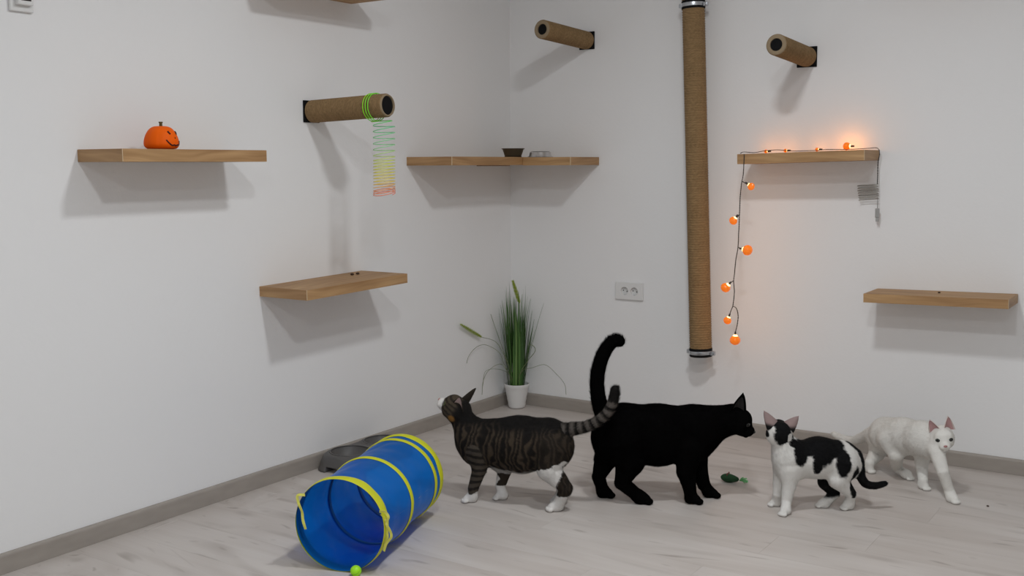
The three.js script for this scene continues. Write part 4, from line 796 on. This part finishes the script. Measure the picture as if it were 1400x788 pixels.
// ---------------------------------------------------------------- string lights
{
  const g = thing('string_lights', 'string of glowing orange pumpkin lights hanging from a wall shelf', 'string lights');
  const cordMat = M(lin(0.035, 0.032, 0.03), 0.6), zf = 0.222;
  const twisted = (pts, r, seg) => { const c = new THREE.CatmullRomCurve3(pts, false, 'centripetal'), len = c.getLength(), out = []; for (const ph of [0, Math.PI]) { const q = []; const n = Math.ceil(len / 0.003); for (let i = 0; i <= n; i++) { const p = c.getPoint(i / n), a = i / n * len / 0.014 * 6.283 + ph; q.push(p.add(V(Math.cos(a) * r * 0.8, 0, Math.sin(a) * r * 0.8))); } out.push(tube(q, r, n, 5)); } return mergeGeometries(out); };
  const wp = (x, y, z = zf) => onBack(x, y, z);
  part('cord', twisted([[1017.5, 211], [1017, 224], [1016, 240], [1014, 250], [1012, 270], [1011, 294], [1010, 318], [1009, 338], [1006, 356], [1004, 376], [1003, 384], [1004, 400], [1002, 419]].map(p => wp(...p)), 0.0014), cordMat, g, 'dark twisted cord');
  part('cord', twisted([[1002, 419], [1006, 421], [1009, 430], [1008, 444], [1006, 452], [1005, 458]].map(p => wp(...p)), 0.0013), cordMat, g, 'dark twisted cord');
  const shellMat = new THREE.MeshPhysicalMaterial({ color: lin(0.9, 0.24, 0.01), roughness: 0.25, emissive: lin(1, 0.15, 0.004), emissiveIntensity: 0.42, clearcoat: 0.4 });
  const ledMat = new THREE.MeshStandardMaterial({ color: 0xffffff, emissive: lin(1, 0.55, 0.12), emissiveIntensity: 4 });
  const pump = (r) => { const s = new THREE.SphereGeometry(r, 32, 20), p = s.attributes.position; for (let i = 0; i < p.count; i++) { const a = Math.atan2(p.getZ(i), p.getX(i)), k = 1 - 0.07 * Math.pow(Math.abs(Math.cos(a * 4)), 4); p.setXYZ(i, p.getX(i) * k, p.getY(i) * 0.9, p.getZ(i) * k); } s.computeVertexNormals(); return s; };
  const sock = new THREE.CylinderGeometry(0.0034, 0.0042, 0.014, 10);
  const bulb = (from, at, r, thin, power = 0.006) => {
    const dir = at.clone().sub(from).normalize(), q = new THREE.Quaternion().setFromUnitVectors(V(0, -1, 0), dir);
    const b = part('bulb', pump(r), shellMat, g, 'translucent orange pumpkin bulb'); b.position.copy(at); b.quaternion.copy(q); if (thin) b.scale.set(1, 1, thin);
    const l = part('led', new THREE.SphereGeometry(r * 0.5, 14, 10), ledMat, b, 'bright yellow lamp tip'); l.position.set(0, r * 0.62, 0);
    part('socket', sock, cordMat, b).position.set(0, r * 0.9 + 0.009, 0);
    const P = new THREE.PointLight(lin(1, 0.36, 0.06), power, 0, 2); P.position.set(0, r * 0.4, 0); P.castShadow = true; P.name = 'bulb_light'; b.add(P);
  };
  const lead = (pts) => part('cord', tube(pts.map(p => wp(...p)), 0.0018, 16, 6), cordMat, g, 'short dark lead');
  lead([[1014.5, 248], [1018, 250], [1022, 252.5]]); bulb(wp(1016, 247), wp(1027, 255.2), 0.016, 0.5);
  lead([[1011, 293], [1009, 296], [1007, 298]]); bulb(wp(1010, 292), wp(1002.5, 302), 0.018, 0.6);
  lead([[1009, 338], [1013, 340], [1016, 341]]); bulb(wp(1010, 339.5), wp(1022, 342.3), 0.0225, 1);
  lead([[1003.5, 384], [1000, 386], [997, 390]]); bulb(wp(1001, 384), wp(992, 393.5), 0.021, 1);
  lead([[1002, 419], [999, 426], [997, 433]]); bulb(wp(1000, 424), wp(994.5, 438.5), 0.0175, 0.65);
  bulb(wp(1005.5, 452), wp(1005, 465.5), 0.0225, 1);
  // along the shelf top
  const ty = 1.2425, lp = (x, z, y = 0) => V(x, ty + (x - 1.272) * 0.024 + y, z);
  part('cord', twisted([lp(1.288, 0.214, 0.001), lp(1.293, 0.2, 0.006), lp(1.33, 0.17, 0.003), lp(1.38, 0.19, 0.008), lp(1.44, 0.2, 0.010), lp(1.49, 0.165, 0.004), lp(1.56, 0.12, 0.004), lp(1.63, 0.15, 0.005), lp(1.70, 0.08, 0.004), lp(1.76, 0.05, 0.006), lp(1.792, 0.03, 0.006), lp(1.7985, 0.026, -0.004)], 0.0014), cordMat, g, 'dark twisted cord');
  for (const p of [[1.335, 0.05, 0.005, 0.008], [1.42, 0.05, 0.005, 0.008], [1.55, 0.04, 0.004, 0.008], [1.675, 0.05, 0.015, 0.0165]]) bulb(lp(p[0] + 0.05, p[1] + 0.006, p[3]), lp(p[0], p[1], p[3] + 0.001), p[3], 1, p[2]);
  // tail end of the cord: bundle and plug
  const zr = 0.03; part('cord', twisted([lp(1.7985, 0.028, -0.002), V(1.8005, 1.235, 0.03), wp(1200.5, 222, zr), wp(1200, 240, zr), wp(1199.5, 252, zr)], 0.0013), cordMat, g, 'dark twisted cord');
  const zig = []; for (let i = 0; i <= 13; i++) { const y = 251 + i * 1.62, l = i % 2; zig.push(wp(l ? 1173.5 + 0.15 * i : 1199.5, y + (l ? 1.2 : 0), zr + 0.006 * Math.sin(i * 1.7)), wp(l ? 1172 + 0.15 * i : 1201, y + 0.8 + (l ? 1.2 : 0), zr)); }
  part('cord_bundle', tube(zig, 0.0016, 260, 6), M(lin(0.36, 0.35, 0.32), 0.5), g, 'spare pale cord folded into a bundle');
  part('cord', tube([wp(1200, 272, zr), wp(1199.8, 280, zr), wp(1199.5, 285, zr)], 0.0015, 16, 6), M(lin(0.3, 0.3, 0.29), 0.5), g, 'pale cord');
  const a = wp(1199.5, 285, zr), b = wp(1199.2, 303, zr), pl = a.distanceTo(b);
  part('plug', orient(mergeGeometries([new RoundedBoxGeometry(0.0165, pl * 0.72, 0.009, 2, 0.003).translate(0, pl * 0.36, 0).toNonIndexed(), new THREE.BoxGeometry(0.012, pl * 0.3, 0.0045).translate(0, pl * 0.85, 0).toNonIndexed()]), a, b), M(lin(0.42, 0.42, 0.41), 0.35, { metalness: 0.5 }), g, 'small grey plug');
}

// ---------------------------------------------------------------- toy mouse, crumbs
{
  const g = thing('toy_mouse', 'dark green toy mouse with a pale green tuft on the floor', 'cat toy');
  const a = onFloor(985, 658, 0), b = onFloor(1010.5, 662, 0), d = b.clone().sub(a), len = d.length(); d.normalize();
  const prof = []; for (let i = 0; i <= 16; i++) { const t = i / 16; prof.push(new THREE.Vector2(0.0165 * Math.pow(Math.sin(Math.PI * Math.pow(t, 0.72) * 0.93 + 0.0), 0.8) + 0.0003, t * len)); } prof[16].x = 0.0003;
  const bg = new THREE.LatheGeometry(prof, 24).scale(1, 1, 1); orient(bg, a.clone().setY(0.0165), b.clone().setY(0.0165));
  const gm = M(lin(0.012, 0.055, 0.018), 0.9); part('body', bg, gm, g, 'dark green plush body');
  const at = (t, y, s) => a.clone().addScaledVector(d, t * len).add(V(-d.z, 0, d.x).multiplyScalar(s)).setY(y);
  for (const s of [-0.009, 0.009]) { const e = part('ear', new THREE.SphereGeometry(0.0055, 14, 10).scale(0.45, 1, 1), M(lin(0.2, 0.06, 0.05), 0.9), g, 'small reddish ear'); e.position.copy(at(0.4, 0.033, s)); }
  part('seam', tube([at(0.5, 0.002, 0), at(0.52, 0.0165, 0.0172), at(0.54, 0.033, 0), at(0.52, 0.0165, -0.0172)], 0.0009, 30, 5, true), M(lin(0.006, 0.03, 0.01), 0.9), g);
  const tuft = []; for (let i = 0; i < 46; i++) { const dd = d.clone().add(V(rr(-.7, .7), rr(0.0, 0.9), rr(-.7, .7))).normalize(), L = rr(0.018, 0.034), o = at(1.02, 0.012, rr(-.003, .003)); tuft.push(tube([o, o.clone().addScaledVector(dd, L * 0.6), o.clone().addScaledVector(dd, L).add(V(0, -0.006, 0))], 0.0009, 6, 4)); }
  part('tail_tuft', mergeGeometries(tuft), M(lin(0.22, 0.62, 0.25), 0.8), g, 'pale green feathery tuft');
}
{
  const km = M(lin(0.05, 0.025, 0.012), 0.85);
  const kib = (x, y, z, s, label, cat, grp) => { const q = new THREE.SphereGeometry(s, 14, 10), p = q.attributes.position; for (let i = 0; i < p.count; i++) { const k = 1 + 0.2 * N3(p.getX(i) * 180 + x * 9, p.getY(i) * 180, p.getZ(i) * 180); p.setXYZ(i, p.getX(i) * 1.2 * k, p.getY(i) * 0.62 * k, p.getZ(i) * k); } q.computeVertexNormals(); const m = part(numbered(grp ? 'kibble' : 'crumb'), q, km, scene, label); m.userData.category = cat; if (grp) m.userData.group = grp; m.position.set(x, y, z); };
  const t = 0.02; for (const [px, py] of [[481.5, 375.5], [489, 374.5]]) { const yTop = z => 0.757 + (1.679 - z) * Math.tan(t); let p = onPlane(px, py, V(0, 1, 0), 0.768); p = onPlane(px, py, V(0, 1, 0), yTop(p.z) + 0.003); kib(p.x, yTop(p.z) + 0.0046, p.z, 0.0068, 'dark brown kibble on the shelf under the spring toy', 'kibble', 'kibbles on the shelf'); }
  { const p = onPlane(1284, 399.5, V(0, 1, 0), 0.7023); kib(p.x, 0.6925 + (p.x - 1.804) * 0.02 + 0.0032, p.z, 0.0044, 'tiny brown crumb on the low bare shelf', 'crumb'); }
  { const p = onFloor(1350.5, 693); kib(p.x, 0.0026, p.z, 0.0038, 'tiny dark crumb on the floor in front of the white cat', 'crumb'); }
}

renderer.render(scene, camera);
